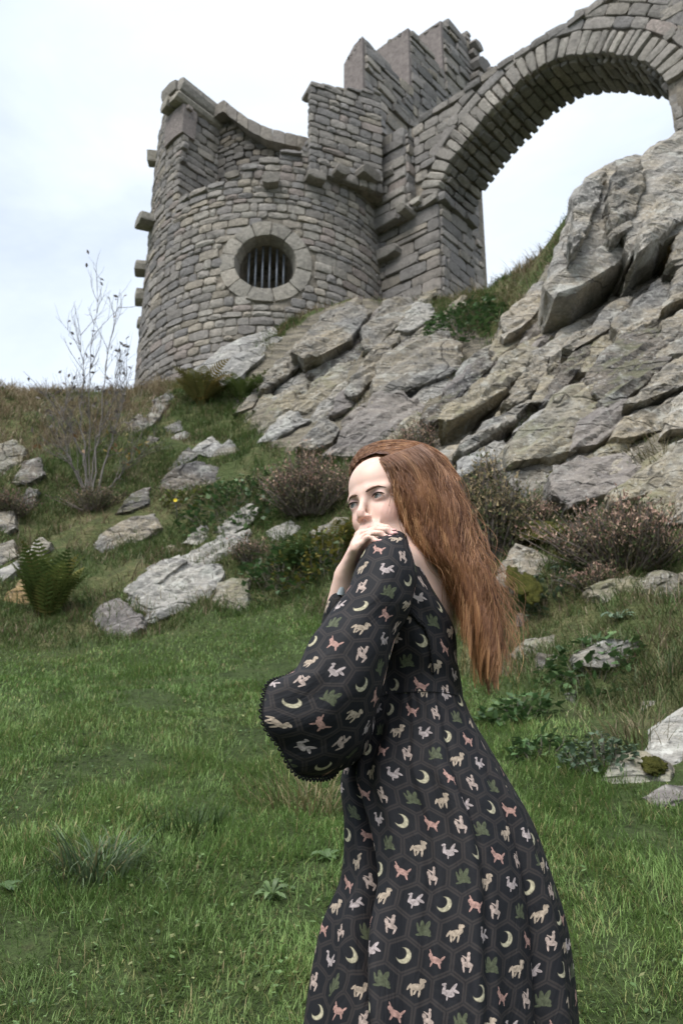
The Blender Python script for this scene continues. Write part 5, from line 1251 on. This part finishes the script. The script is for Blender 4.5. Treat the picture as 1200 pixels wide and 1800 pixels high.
def mat_skin():
    t = NT('pale_skin'); c = t.attr('tint'); n = t.noise(60, 3, .6)
    c = t.mix(.12, c, t.mix(1.0, c, t.ramp(n, [(.3, (.75, .6, .55)), (.7, (1.0, 1.0, 1.0))]), 'MULTIPLY'))
    return t.fin(c, .48, None, .38, **{'Subsurface Weight': .12, 'Subsurface Radius': (.010, .004, .002), 'Subsurface Scale': 1.0})
MAT['skin'] = mat_skin()
body = mk('body', mesh_np('body', BV_ - PO, tris=BT_, mat=MAT['skin'], colors={'tint': SK}), person)
# eyes, lashes, brows, nails
def mat_eye():
    t = NT('eye'); sep = t.new('ShaderNodeSeparateXYZ'); t.l.new(t.coord('Object'), sep.inputs[0])
    r = t.math('SQRT', t.math('ADD', t.math('MULTIPLY', sep.outputs[1], sep.outputs[1]), t.math('MULTIPLY', sep.outputs[2], sep.outputs[2])))
    f = t.math('MULTIPLY', r, 1 / .0125)
    c = t.ramp(f, [(.0, (.005, .005, .005)), (.19, (.006, .006, .006)), (.22, (.13, .15, .13)), (.40, (.085, .105, .095)), (.47, (.03, .04, .045)), (.52, (.52, .47, .45)), (1.0, (.45, .36, .33))])
    return t.fin(c, .08, None, .6)
MAT['eye'] = mat_eye(); t = NT('dark_hair_brow'); MAT['brow'] = t.fin((.15, .085, .06), .8); t = NT('dark_lash'); MAT['lash'] = t.fin((.03, .016, .012), .6)
for s in (-1, 1):
    bm = bmesh.new(); bmesh.ops.create_uvsphere(bm, u_segments=24, v_segments=16, radius=.0130 * HS); o = bm_obj('eyeball', bm, MAT['eye'], body, True)
    gz = rot((0, 0, 1), rad(-14)) @ fwd + np.array([0, 0, .16]); gz /= np.linalg.norm(gz); Mx = np.stack([gz, np.cross([0, 0, 1.0], gz), [0, 0, 1.0]], 1); Mx[:, 1] /= np.linalg.norm(Mx[:, 1]); Mx[:, 2] = np.cross(Mx[:, 0], Mx[:, 1])
    o.matrix_local = Matrix.Translation(Vector(hp(.0695, s * .031, -.0006) - PO)) @ Matrix(Mx.tolist()).to_4x4()
    m = MB(); pts = [hp(.0850 - .0004 * abs(a - .0) * 0 - 90 * (a ** 2) * .35 * (1 if a * s > 0 else .6), s * .0315 + a, .0040 - 22 * a * a + .0006) for a in np.linspace(-.0135, .0150, 9) * s]
    V, Q, T = tube(pts, np.array([.0008, .0014, .0018, .0019, .0019, .0020, .0019, .0017, .0010]), 5); m.add(V - PO, Q, T); mk('eyelashes', m.mesh('eyelashes', MAT['lash']), body)
    m = MB(); bp = [(.0915, .0085, .0120), (.0910, .016, .0150), (.0875, .026, .0180), (.0815, .037, .0190), (.0725, .049, .0140)]
    V, Q, T = tube([hp(f - .0015, s * l, u) for f, l, u in bp], [.0012, .0023, .0025, .0019, .0006], 6); m.add(V - PO, Q, T); mk('eyebrow', m.mesh('eyebrow', MAT['brow']), body)
t = NT('finger_nail'); MAT['nail'] = t.fin((.72, .42, .40), .25, None, .5)
for (px, py, Yt) in ((692, 932, 1.888), (695, 937, 1.870), (685, 943, 1.853), (668, 950.5, 1.841)):
    bm = bmesh.new(); bmesh.ops.create_uvsphere(bm, u_segments=10, v_segments=8, radius=1.0); bmesh.ops.scale(bm, verts=bm.verts, vec=(.0050, .0040, .0032)); o = bm_obj('finger_nail', bm, MAT['nail'], body, True); o.location = at(px, py, Yt) - PO
# ---------------------------------------------------------------- dress with a procedural print
def mat_print():
    t = NT('printed_viscose'); uvn = t.new('ShaderNodeUVMap', uv_map='UVMap')
    p = t.mapping(uvn.outputs[0], loc=(100, 100, 0), rot=(0, 0, rad(-7)), sc=(1 / .057, 1 / .051, 1)); r = (1.0, 1.7320508, 1.0); hr = (.5, .8660254, .5)
    p = t.vmath('MULTIPLY', p, (1, 1, 0)); p = t.vmath('ADD', p, (0, 0, .25))
    a = t.vmath('SUBTRACT', t.vmath('MODULO', p, r), hr); b = t.vmath('SUBTRACT', t.vmath('MODULO', t.vmath('SUBTRACT', p, hr), r), hr)
    flat = (1, 1, 0); a = t.vmath('MULTIPLY', a, flat); b = t.vmath('MULTIPLY', b, flat)
    la = t.vmath('LENGTH', a, out=1); lb = t.vmath('LENGTH', b, out=1); near = t.math('LESS_THAN', la, lb)
    mixv = t.new('ShaderNodeMix', data_type='VECTOR'); t.l.new(near, mixv.inputs[0]); t.l.new(b, mixv.inputs[4]); t.l.new(a, mixv.inputs[5]); gv0 = mixv.outputs[1]; gv = gv0
    idv = t.vmath('SUBTRACT', t.vmath('MULTIPLY', p, flat), gv); si = t.new('ShaderNodeSeparateXYZ'); t.l.new(idv, si.inputs[0])
    col2 = t.math('ROUND', t.math('MULTIPLY', si.outputs[0], 2.0)); row = t.math('ROUND', t.math('DIVIDE', si.outputs[1], .8660254))
    q = t.math('MULTIPLY', t.math('SUBTRACT', col2, row), .5)
    typ = t.math('ROUND', t.math('FLOORED_MODULO', t.math('ADD', t.math('ADD', q, t.math('MULTIPLY', row, 4.0)), 600.0), 6.0))
    ag = t.vmath('ABSOLUTE', gv); sg = t.new('ShaderNodeSeparateXYZ'); t.l.new(ag, sg.inputs[0])
    hd = t.math('MAXIMUM', t.math('MULTIPLY_ADD', t.noise(60, 2, .5, vec=uvn.outputs[0]), .03, t.math('SUBTRACT', sg.outputs[0], .015)), t.vmath('DOT_PRODUCT', ag, (.5, .8660254, 0), out=1))
    line = t.ramp(hd, [(.415, 0.0), (.435, 1.0), (.475, 1.0), (.485, .35)])
    gv = t.vmath('MULTIPLY', gv0, (.87, .87, 0))
    def shape(els):
        m = None
        for e in els:
            cx, cy, rx, ry, an = e[:5]; v = t.mapping(gv, loc=(cx, cy, 0), rot=(0, 0, rad(an)), sc=(rx, ry, 1), typ='TEXTURE')
            d = t.vmath('LENGTH', v, out=1)
            if len(e) > 5: m = t.math('MAXIMUM', m, t.math("SUBTRACT", 2.0, d))
            else: m = d if m is None else t.math('MINIMUM', m, d)
        return t.math('MULTIPLY_ADD', m, -7.0, 7.5, clamp=True)
    S = {0: ([(0, 0, .19, .21, 0), (.085, .045, .155, .165, 0, 1)], (.50, .455, .32)),                                                                                      # crescent
         1: ([(-.01, -.05, .15, .085, 15), (.12, .04, .04, .12, 10), (.13, .17, .06, .035, -20), (-.11, .09, .045, .15, 35), (-.17, .02, .12, .04, 20), (.02, -.16, .02, .07, 0)], (.43, .365, .355)),   # swan
         2: ([(0, 0, .17, .09, -8), (-.13, .12, .06, .13, -25), (-.17, .19, .07, .045, 20), (-.09, -.13, .03, .12, 5), (.11, -.13, .03, .12, -8), (.19, -.02, .03, .10, 25), (.02, -.12, .025, .1, 20)], (.44, .355, .275)),  # horse
         3: ([(0, -.03, .20, .11, 10), (-.06, .10, .07, .17, 20), (.07, .10, .06, .16, -15), (.19, .06, .03, .12, -20), (-.15, -.12, .08, .04, 20), (.12, -.14, .10, .035, -10)], (.088, .100, .058)),  # dragon
         4: ([(0, -.05, .16, .07, 10), (.14, .05, .05, .09, -30), (-.01, .10, .055, .12, 0), (-.01, .23, .045, .045, 0), (-.11, -.15, .028, .11, 15), (.10, -.15, .028, .11, -15), (.07, .12, .12, .02, 30)], (.45, .355, .31)),  # rider
         5: ([(0, 0, .17, .085, 18), (.15, .11, .075, .06, 30), (-.11, -.11, .03, .11, -25), (.09, -.09, .03, .11, 25), (-.17, .05, .03, .1, 40), (.17, .21, .018, .07, -30)], (.44, .265, .225))}   # red beast
    noi = t.noise(160, 3, .6, vec=uvn.outputs[0]); base = t.mix(t.ramp(t.noise(9, 3, .5, vec=uvn.outputs[0]), [(.3, 0.0), (.7, 1.0)]), (.0075, .0082, .0112), (.0105, .0108, .0132))
    c = t.mix(line, base, (.030, .0255, .025))
    for k, (els, colr) in S.items():
        m = t.math('MULTIPLY', shape(els), t.math('COMPARE', typ, float(k), .4))
        shade = t.mix(t.ramp(noi, [(.35, 0.0), (.65, 1.0)]), tuple(x * .55 for x in colr), tuple(min(1, x * 1.12) for x in colr)); c = t.mix(t.math('MULTIPLY', m, .9), c, shade)
    w = t.noise(1200, 2, .5, vec=uvn.outputs[0]); wr = t.noise(14, 4, .6, vec=t.mapping(uvn.outputs[0], sc=(1.0, .35, 1)), dist=.8)
    nrm = t.bump(w, .12, .001, t.bump(wr, .5, .016))
    return t.fin(c, .72, nrm, .22)
MAT['print'] = mat_print()
t = NT('black_lace'); MAT['lace'] = t.fin((.007, .007, .008), .75, None, .25)
def catmull(K, u):
    """K (n, ...) control values, u in [0, n-1]"""
    n = len(K); i = np.clip(np.floor(u).astype(int), 0, n - 2); f = (u - i); f = f.reshape((-1,) + (1,) * (K.ndim - 1))
    p0, p1, p2, p3 = K[np.clip(i - 1, 0, n - 1)], K[i], K[np.clip(i + 1, 0, n - 1)], K[np.clip(i + 2, 0, n - 1)]
    return .5 * ((2 * p1) + (-p0 + p2) * f + (2 * p0 - 5 * p1 + 4 * p2 - p3) * f * f + (-p0 + 3 * p1 - 3 * p2 + p3) * f ** 3)
def loft(name, rings, nu=96, nv=80, fold=None, uvoff=(0, 0), mat='print', parent=person, thick=0.0, sup=2.0):
    """closed tube of cloth through (centre, half axis a, half axis b) rings"""
    K = np.array([[c, a, b] for c, a, b in rings], float); v = np.linspace(0, len(K) - 1, nv); R = catmull(K, v)
    th = np.linspace(0, 2 * math.pi, nu + 1); ct = np.sign(np.cos(th)) * np.abs(np.cos(th)) ** (2 / sup); st = np.sign(np.sin(th)) * np.abs(np.sin(th)) ** (2 / sup)
    P = R[:, None, 0] + ct[None, :, None] * R[:, None, 1] + st[None, :, None] * R[:, None, 2]
    if fold is not None:
        k = fold(th[None, :] + 0 * v[:, None], v[:, None] / (len(K) - 1) + 0 * th[None, :]); P = R[:, None, 0] + (P - R[:, None, 0]) * (1 + k[..., None])
    du = np.linalg.norm(np.diff(P, axis=1), axis=2); U = np.concatenate([np.zeros((nv, 1)), np.cumsum(du, 1)], 1); U = U - U[:, [nu // 4]]
    dv = np.linalg.norm(np.diff(P, axis=0), axis=2).mean(1); Vv = np.concatenate([[0], np.cumsum(dv)])[:, None] + 0 * U
    cv = np.concatenate([np.zeros((1, nu + 1)), np.cumsum(np.linalg.norm(np.diff(P, axis=0), axis=2), 0)]); Vv = .35 * Vv + .65 * cv
    mid = U[nv // 2][None] ; U = .85 * U + .15 * mid
    n1 = nu + 1; i = (np.arange(nv - 1)[:, None] * n1 + np.arange(nu)[None]).ravel(); Q = np.stack([i, i + 1, i + n1 + 1, i + n1], -1)
    me = mesh_np(name, P.reshape(-1, 3) - PO, quads=Q, mat=MAT[mat], uv=np.stack([U + uvoff[0], -Vv + uvoff[1]], -1).reshape(-1, 2))
    o = mk(name, me, parent); return o, P
def ring(L, R, Y, depth, tilt=0.0, boff=(0, 0)):
    """ring seen between photo points L and R at distance Y; depth is its half size towards the camera"""
    A_, B2 = at(*L, Y), at(*R, Y); c = (A_ + B2) / 2; a = (B2 - A_) / 2; m = ((L[0] + R[0]) / 2 + boff[0], (L[1] + R[1]) / 2 + boff[1])
    b = at(*m, Y - depth) - c if (boff[0] or boff[1]) else np.array([0, -depth, tilt]); return c, a, b
def hring(py, l, r, Y, depth, z_t=0.0): return ring((l, py), (r, py), Y, depth)
# skirt: soft vertical folds growing towards the hem
def skirt_fold(th, v):
    f = .030 * np.sin(th * 9 + 1.1 + .7 * np.sin(v * 3)) + .020 * np.sin(th * 17 + 2.0 + v * 1.6) + .012 * np.sin(th * 5 + .6)
    g = -.26 * np.exp(-((th - 2.86 + .92 * v) / .060) ** 2) + .07 * np.exp(-((th - 2.74 + .92 * v) / .10) ** 2) - .10 * np.exp(-((th - 1.25 - .15 * v) / .05) ** 2) - .08 * np.exp(-((th - .75 - .1 * v) / .05) ** 2) - .07 * np.exp(-((th - 1.85 + .1 * v) / .05) ** 2)
    f = f * 2.2; ga = .016 * np.sin(th * 31 + 3 * np.sin(th * 4)) * np.exp(-v * 7)
    return (f * (.12 + 1.0 * np.clip(v, 0, 1)) + g * np.clip(v * 3.0 - .05, 0, 1) * .8) * np.clip(v * 6, 0, 1) + ga * np.clip(v * 25, 0, 1)
SKR = [hring(1228, 655, 812, 2.03, .120), hring(1262, 648, 826, 2.03, .130), hring(1310, 628, 853, 2.03, .150), hring(1370, 600, 887, 2.03, .175), hring(1450, 606, 930, 2.03, .195), hring(1540, 602, 960, 2.03, .215),
       hring(1620, 572, 982, 2.03, .23), hring(1710, 556, 994, 2.03, .245), hring(1800, 546, 1001, 2.03, .26), hring(1950, 528, 1010, 2.03, .275), hring(2130, 510, 1022, 2.03, .29), hring(2300, 495, 1035, 2.03, .30)]
skirt, SKP = loft('skirt', SKR, 220, 190, skirt_fold, (0, .25))
def bod_fold(th, v): return .010 * np.sin(th * 11 + v * 5) + .020 * np.sin(v * 22 + th * 3) * np.exp(-((v - .6) / .25) ** 2)
BOD = [ring((672, 946), (716, 952), 1.955, .060), ring((650, 962), (722, 972), 1.965, .095), ring((632, 990), (736, 1003), 1.985, .13), ring((626, 1030), (757, 1042), 2.00, .148), ring((632, 1075), (784, 1086), 2.015, .150), ring((640, 1120), (799, 1125), 2.02, .142),
       hring(1170, 650, 804, 2.025, .130), hring(1205, 656, 809, 2.03, .121), hring(1234, 655, 813, 2.03, .1215)]
bodice, BDP = loft('bodice', BOD, 140, 90, bod_fold, (.03, .11))
# near sleeve: fitted at the shoulder, flaring into a wide bell that hangs from the forearm
def slv_fold(th, v):
    return .085 * np.sin(th * 4 + 6 * v + .5) * np.clip(v - .35, 0, 1) + .036 * np.sin(th * 7 - 9 * v) * np.clip(v - .1, 0, 1) + .035 * np.sin(v * 34 + 2.5 * np.sin(th) + 1.0) * np.exp(-((v - .38) / .13) ** 2) * (.4 + .6 * np.cos(th) ** 2)
SLV = [ring((662, 950), (716, 955), 1.90, .045), ring((641, 968), (724, 978), 1.89, .066), ring((624, 1002), (732, 1020), 1.88, .080), ring((603, 1050), (722, 1068), 1.87, .084), ring((566, 1096), (698, 1112), 1.86, .086), ring((541, 1136), (680, 1172), 1.85, .090),
       ring((533, 1160), (666, 1235), 1.85, .098, boff=(-16, -6)), ring((530, 1172), (640, 1308), 1.86, .11, boff=(-40, -8)), ring((526, 1180), (602, 1350), 1.87, .12, boff=(-66, -8)), ring((524, 1184), (566, 1366), 1.88, .125, boff=(-78, -6))]
sleeve, SVP = loft('sleeve', SLV, 150, 120, slv_fold, (.21, .02))
# far sleeve cuff and its lace around the raised forearm
FSL = [ring((584, 1040), (612, 1046), 1.98, .030), ring((575, 1060), (612, 1066), 1.99, .045), ring((566, 1090), (620, 1100), 2.01, .055), ring((560, 1140), (640, 1150), 2.06, .06), ring((580, 1180), (660, 1185), 2.1, .06)]
sleeve2, FVP = loft('sleeve', FSL, 60, 40, None, (.5, .3))
_x, _y = np.array([1.0, 0, 0]), np.array([0, -1.0, 0])
loft('sleeve', [(SHR + np.array([.035, -.02, .062]), _x * .03, _y * .03), (SHR + np.array([.01, 0, .03]), _x * .058, _y * .06), (SHR + np.array([0, 0, -.03]), _x * .062, _y * .064), (SHR * .5 + ELR * .5, _x * .056, _y * .06), (SHR * .15 + ELR * .85, _x * .052, _y * .056), (ELR + np.array([0, 0, -.035]), _x * .046, _y * .05), (ELR + np.array([0, 0, -.06]), _x * .02, _y * .02)], 60, 50, None, (.8, .1))
t = NT('grey_blue_cuff'); MAT['cuff'] = t.fin((.42, .46, .48), .6, t.bump(t.noise(300, 3), .3, .002), .3)
loft('cuff', [ring((590, 1036), (613, 1040), 1.965, .0265), ring((586, 1050), (611, 1054), 1.972, .0285)], 40, 6, None, mat='cuff')
def lace(name, path, r, bumps, out=None, parent=None):
    """scalloped lace edging: a cord with small looped picots"""
    m = MB(); path = np.asarray(path); d = np.concatenate([[0], np.cumsum(np.linalg.norm(np.diff(path, axis=0), axis=1))]); u = np.linspace(0, d[-1], bumps * 4); P = np.stack([np.interp(u, d, path[:, j]) for j in range(3)], -1)
    V, Q, T = tube(P, r * .75, 6); m.add(V - PO, Q, T)
    for k in range(bumps):
        c = P[k * 4]; nx = P[min(k * 4 + 3, len(P) - 1)]; o = (np.array([0, 0, -1.0]) if out is None else (c - out) / (np.linalg.norm(c - out) + 1e-9)); e = nx - c; pts = [c + e * f + o * r * 3.2 * math.sin(math.pi * f) for f in np.linspace(0, 1, 6)]
        V, Q, T = tube(pts, r * .6, 5); m.add(V - PO, Q, T)
        V, Q, T = tube([c, c + o * r * 2.2], r * .5, 4); m.add(V - PO, Q, T)
    return mk(name, m.mesh(name, MAT['lace']), parent or person)
hem = SVP[-1]; lace('lace_edging', hem,   .0026, 70, SVP[-14].mean(0), sleeve)
def on_bodice(px, py):
    pp = proj(BDP.reshape(-1, 3)); P = BDP.reshape(-1, 3); k = ((pp - np.array([px, py])) ** 2).sum(1); near = np.where(k < k.min() + 14)[0]; return P[near[np.argmin(P[near, 1])]] + np.array([0, -.004, 0])
_tr = [(690, 1077), (706, 1075), (722, 1078), (737, 1086), (748, 1100), (755, 1120), (759, 1145), (761, 1165), (762, 1182)]
lace('bodice_trim', [on_bodice(*q) for q in _tr], .0030, 22, None, bodice)
pts_b = [P_ + np.array([0, -.002, 0]) for P_ in BDP[-1]]
V, Q, T = tube(pts_b, .0008, 5, False); mk('waist_seam', mesh_np('waist_seam', V - PO, quads=Q, mat=MAT['lace']), bodice)
# ---------------------------------------------------------------- hair
IN_ = np.array([(650, 812), (663, 820), (674, 840), (687, 870), (704, 912), (732, 958), (782, 1000), (806, 1062), (812, 1140), (826, 1222)], float)
OUT = np.array([(740, 780), (766, 802), (787, 838), (805, 886), (820, 936), (836, 986), (850, 1038), (866, 1095), (879, 1160), (877, 1226)], float)
YC = np.array([1.985, 1.99, 2.0, 2.005, 2.005, 2.0, 2.0, 1.995, 1.99, 1.985]); YH = np.array([.055, .090, .105, .108, .100, .090, .080, .072, .064, .055])
def band(w, q, t):
    """point of the hair mass: w across, q through its thickness (0 near), t along"""
    k = t * 9; i = catmull(IN_, k); o = catmull(OUT, k); yc = catmull(YC[:, None], k)[:, 0]; yh = catmull(YH[:, None], k)[:, 0]
    p = i + (o - i) * w[:, None]; e = np.clip(1 - np.abs(2 * w - 1) ** 3.5, 0.02, 1) ** (1 / 3.5); return p, yc - yh * e * (1 - 2 * q)
def at_n(p, Y):
    u = (p[:, 0] - 600) / F_PX; v = (900 - p[:, 1]) / F_PX; d = np.stack([u, CP - v * SP, SP + v * CP], -1); r = d * (Y / d[:, 1])[:, None]; r[:, 2] += CAMZ; return r
def mat_hair():
    t = NT('auburn_hair'); h = t.new('ShaderNodeHairInfo'); inter = h.outputs['Intercept']
    f = t.attr('lock', 'Fac'); f = t.math('ADD', t.math('MULTIPLY', f, .75), t.math('MULTIPLY', h.outputs['Random'], .25))
    c = t.ramp(f, [(0.0, (.085, .030, .012)), (.3, (.16, .066, .029)), (.65, (.31, .142, .06)), (1.0, (.58, .33, .155))])
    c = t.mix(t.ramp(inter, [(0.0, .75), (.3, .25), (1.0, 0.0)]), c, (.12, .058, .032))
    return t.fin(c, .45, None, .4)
MAT['hair'] = mat_hair(); t = NT('hair_shadow_mass'); MAT['hairbase'] = t.fin(t.ramp(t.noise(90, 4, .6, vec=t.mapping(t.pos(), rot=(0, rad(25), 0), sc=(1, 1, .08))), [(.3, (.05, .018, .008)), (.7, (.13, .05, .02))]), .5, t.bump(t.noise(200, 3, .6, vec=t.mapping(t.pos(), rot=(0, rad(25), 0), sc=(1, 1, .06))), .8, .01), .3)
def hair_curves(name, S, radius, lock=None):
    n, k, _ = S.shape; hc = bpy.data.hair_curves.new(name); hc.add_curves([k] * n)
    hc.position_data.foreach_set('vector', (S - PO).astype(np.float32).ravel())
    ra = hc.attributes.new('radius', 'FLOAT', 'POINT') if 'radius' not in hc.attributes else hc.attributes['radius']
    la = hc.attributes.new('lock', 'FLOAT', 'CURVE'); la.data.foreach_set('value', (np.random.default_rng(3).random(n) if lock is None else lock).astype(np.float32))
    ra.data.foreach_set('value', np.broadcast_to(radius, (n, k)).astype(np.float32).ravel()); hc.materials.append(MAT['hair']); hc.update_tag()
    return mk(name, hc, person)
def strands(n, seed, nk=36):
    R = np.random.default_rng(seed); ncl = 150
    cw = np.sort(R.random(ncl)); cq = R.random(ncl) ** 1.3 * .5; cph = cw * 9 + R.normal(0, 1.1, ncl); cfr = R.uniform(1.8, 3.6, ncl); cam_ = R.uniform(5, 15, ncl); cend = 1.0 - .16 * np.abs(2 * cw - 1.1) ** 1.5 - R.uniform(0, .2, ncl); cdx = R.normal(.2, .6, ncl); cdw = R.normal(0, .09, ncl); ccol = R.random(ncl)
    w0 = R.random(n); c = np.clip((w0 * ncl + R.normal(0, 5, n)).astype(int), 0, ncl - 1)
    q0 = R.random(n) * .55; loose = R.random(n) < .22; fly = R.random(n) < .04; S = np.zeros((n, nk, 3)); endt = np.clip(cend[c] - np.abs(R.normal(0, .05, n)), .45, 1.0)
    jit = R.normal(0, 1, (n, 3)); ph = cph[c] + R.normal(0, .18, n) + loose * R.normal(0, 1.2, n); sp = np.where(loose, .11, .030)
    for k in range(nk):
        f = k / (nk - 1); t = f * endt; g = np.clip(f * 2.6, 0, 1) ** 1.2 * .96; fan = 1.0 - .8 * np.clip((f - .5) / .5, 0, 1) ** 1.5
        w = w0 * (1 - g) + (cw[c] + cdw[c] * f + sp * jit[:, 0] * fan) * g; q = np.clip(q0 * (1 - g) + (cq[c] + .05 * jit[:, 1]) * g, 0, 1)
        w = np.clip(w * (1 - .05 * (f > .4)) + .05 * (f > .4), -.02, 1.03); wc = np.clip(w, 0, 1); p, Y = band(wc, q, t); p[:, 0] += (w - wc) * 110
        A_ = cam_[c] * np.clip(f - .14, 0, .8) * 1.5
        p = p + np.stack([A_ * np.sin(6.283 * cfr[c] * f ** 1.1 + ph) + cdx[c] * 8 * f * f, A_ * .4 * np.cos(6.283 * cfr[c] * f + ph)], -1)
        p[fly] += np.stack([(26 * np.sin(4 * f + jit[fly, 0] * 3) + 12 * jit[fly, 1]) * f + 16 * f * f, 14 * jit[fly, 2] * f * np.sin(5 * f)], -1)
        Y = Y + .016 * f * np.sin(6.283 * cfr[c] * f ** 1.1 + ph + 1.5); S[:, k] = at_n(p, Y)
    return S, np.clip(ccol[c] + R.normal(0, .12, n), 0, 1)
rad_prof = (np.interp(np.linspace(0, 1, 36), [0, .1, .7, 1], [.0004, .00046, .00044, .00016]))[None]
S1, LK = strands(20000, 5); hair = hair_curves('hair', S1, rad_prof, LK)
def far_side(n, seed, nk=16):                          # hair swept from the parting over the far temple
    R = np.random.default_rng(seed); S = np.zeros((n, nk, 3)); a = R.random(n); K = np.array([(615, 842), (618, 815), (632, 793), (660, 778), (700, 774), (742, 780), (780, 802), (808, 842)], float); K2 = np.array([(621, 838), (628, 822), (641, 818), (662, 811), (690, 801), (725, 800), (760, 815), (790, 850)], float)
    Y1 = np.array([2.03, 2.01, 2.0, 2.0, 2.015, 2.03, 2.03, 2.03]); Y2 = np.array([1.995, 1.975, 1.955, 1.945, 1.940, 1.942, 1.955, 1.97])
    for k in range(nk):
        u = np.full(n, k / (nk - 1) * 7.0); p = catmull(K, u) * (1 - a)[:, None] + catmull(K2, u) * a[:, None]; Y = catmull(Y1[:, None], u)[:, 0] * (1 - a) + catmull(Y2[:, None], u)[:, 0] * a; S[:, k] = at_n(p + R.normal(0, .8, (n, 2)), Y + R.normal(0, .003, n))
    return S
hair_curves('hair', far_side(3600, 8), .00046)
# dense inner mass so that the lengths are not see-through
def hair_mass():
    nt, na = 60, 28; V = []
    for i in range(nt):
        t_ = np.full(na, i / (nt - 1) * .80); a = np.linspace(0, 2 * math.pi, na, endpoint=False); w = .52 + .38 * np.cos(a) * (1 - .5 * t_ ** 2); k = t_ * 9
        ii = catmull(IN_, k); oo = catmull(OUT, k); yc = catmull(YC[:, None], k)[:, 0]; yh = catmull(YH[:, None], k)[:, 0]; V.append(at_n(ii + (oo - ii) * w[:, None], yc + yh * .72 * np.sin(a)))
    V = np.concatenate(V); Q = [(i * na + j, i * na + (j + 1) % na, (i + 1) * na + (j + 1) % na, (i + 1) * na + j) for i in range(nt - 1) for j in range(na)]
    bm_V = V - PO; mk('hair_mass', mesh_np('hair_mass', bm_V, quads=np.array(Q), mat=MAT['hairbase']), person)
hair_mass()
# scalp cap under the strands
CAPF = lambda f, l, u: hp(f, l, u)
bm = bmesh.new(); bmesh.ops.create_icosphere(bm, subdivisions=4, radius=1.0)
kill = []
for v in bm.verts:
    f, l, u = v.co.x, v.co.y, v.co.z
    face = f * 1.0 - .55 * u + (.12 if l > 0 else -.05) * abs(l)
    if face > .27: kill.append(v)
    v.co = Vector(hp(-.010 + .099 * f, .081 * l, .036 + .091 * u) - PO)
bmesh.ops.delete(bm, geom=kill, context='VERTS'); bm_obj('scalp_hair', bm, MAT['hairbase'], person, True)
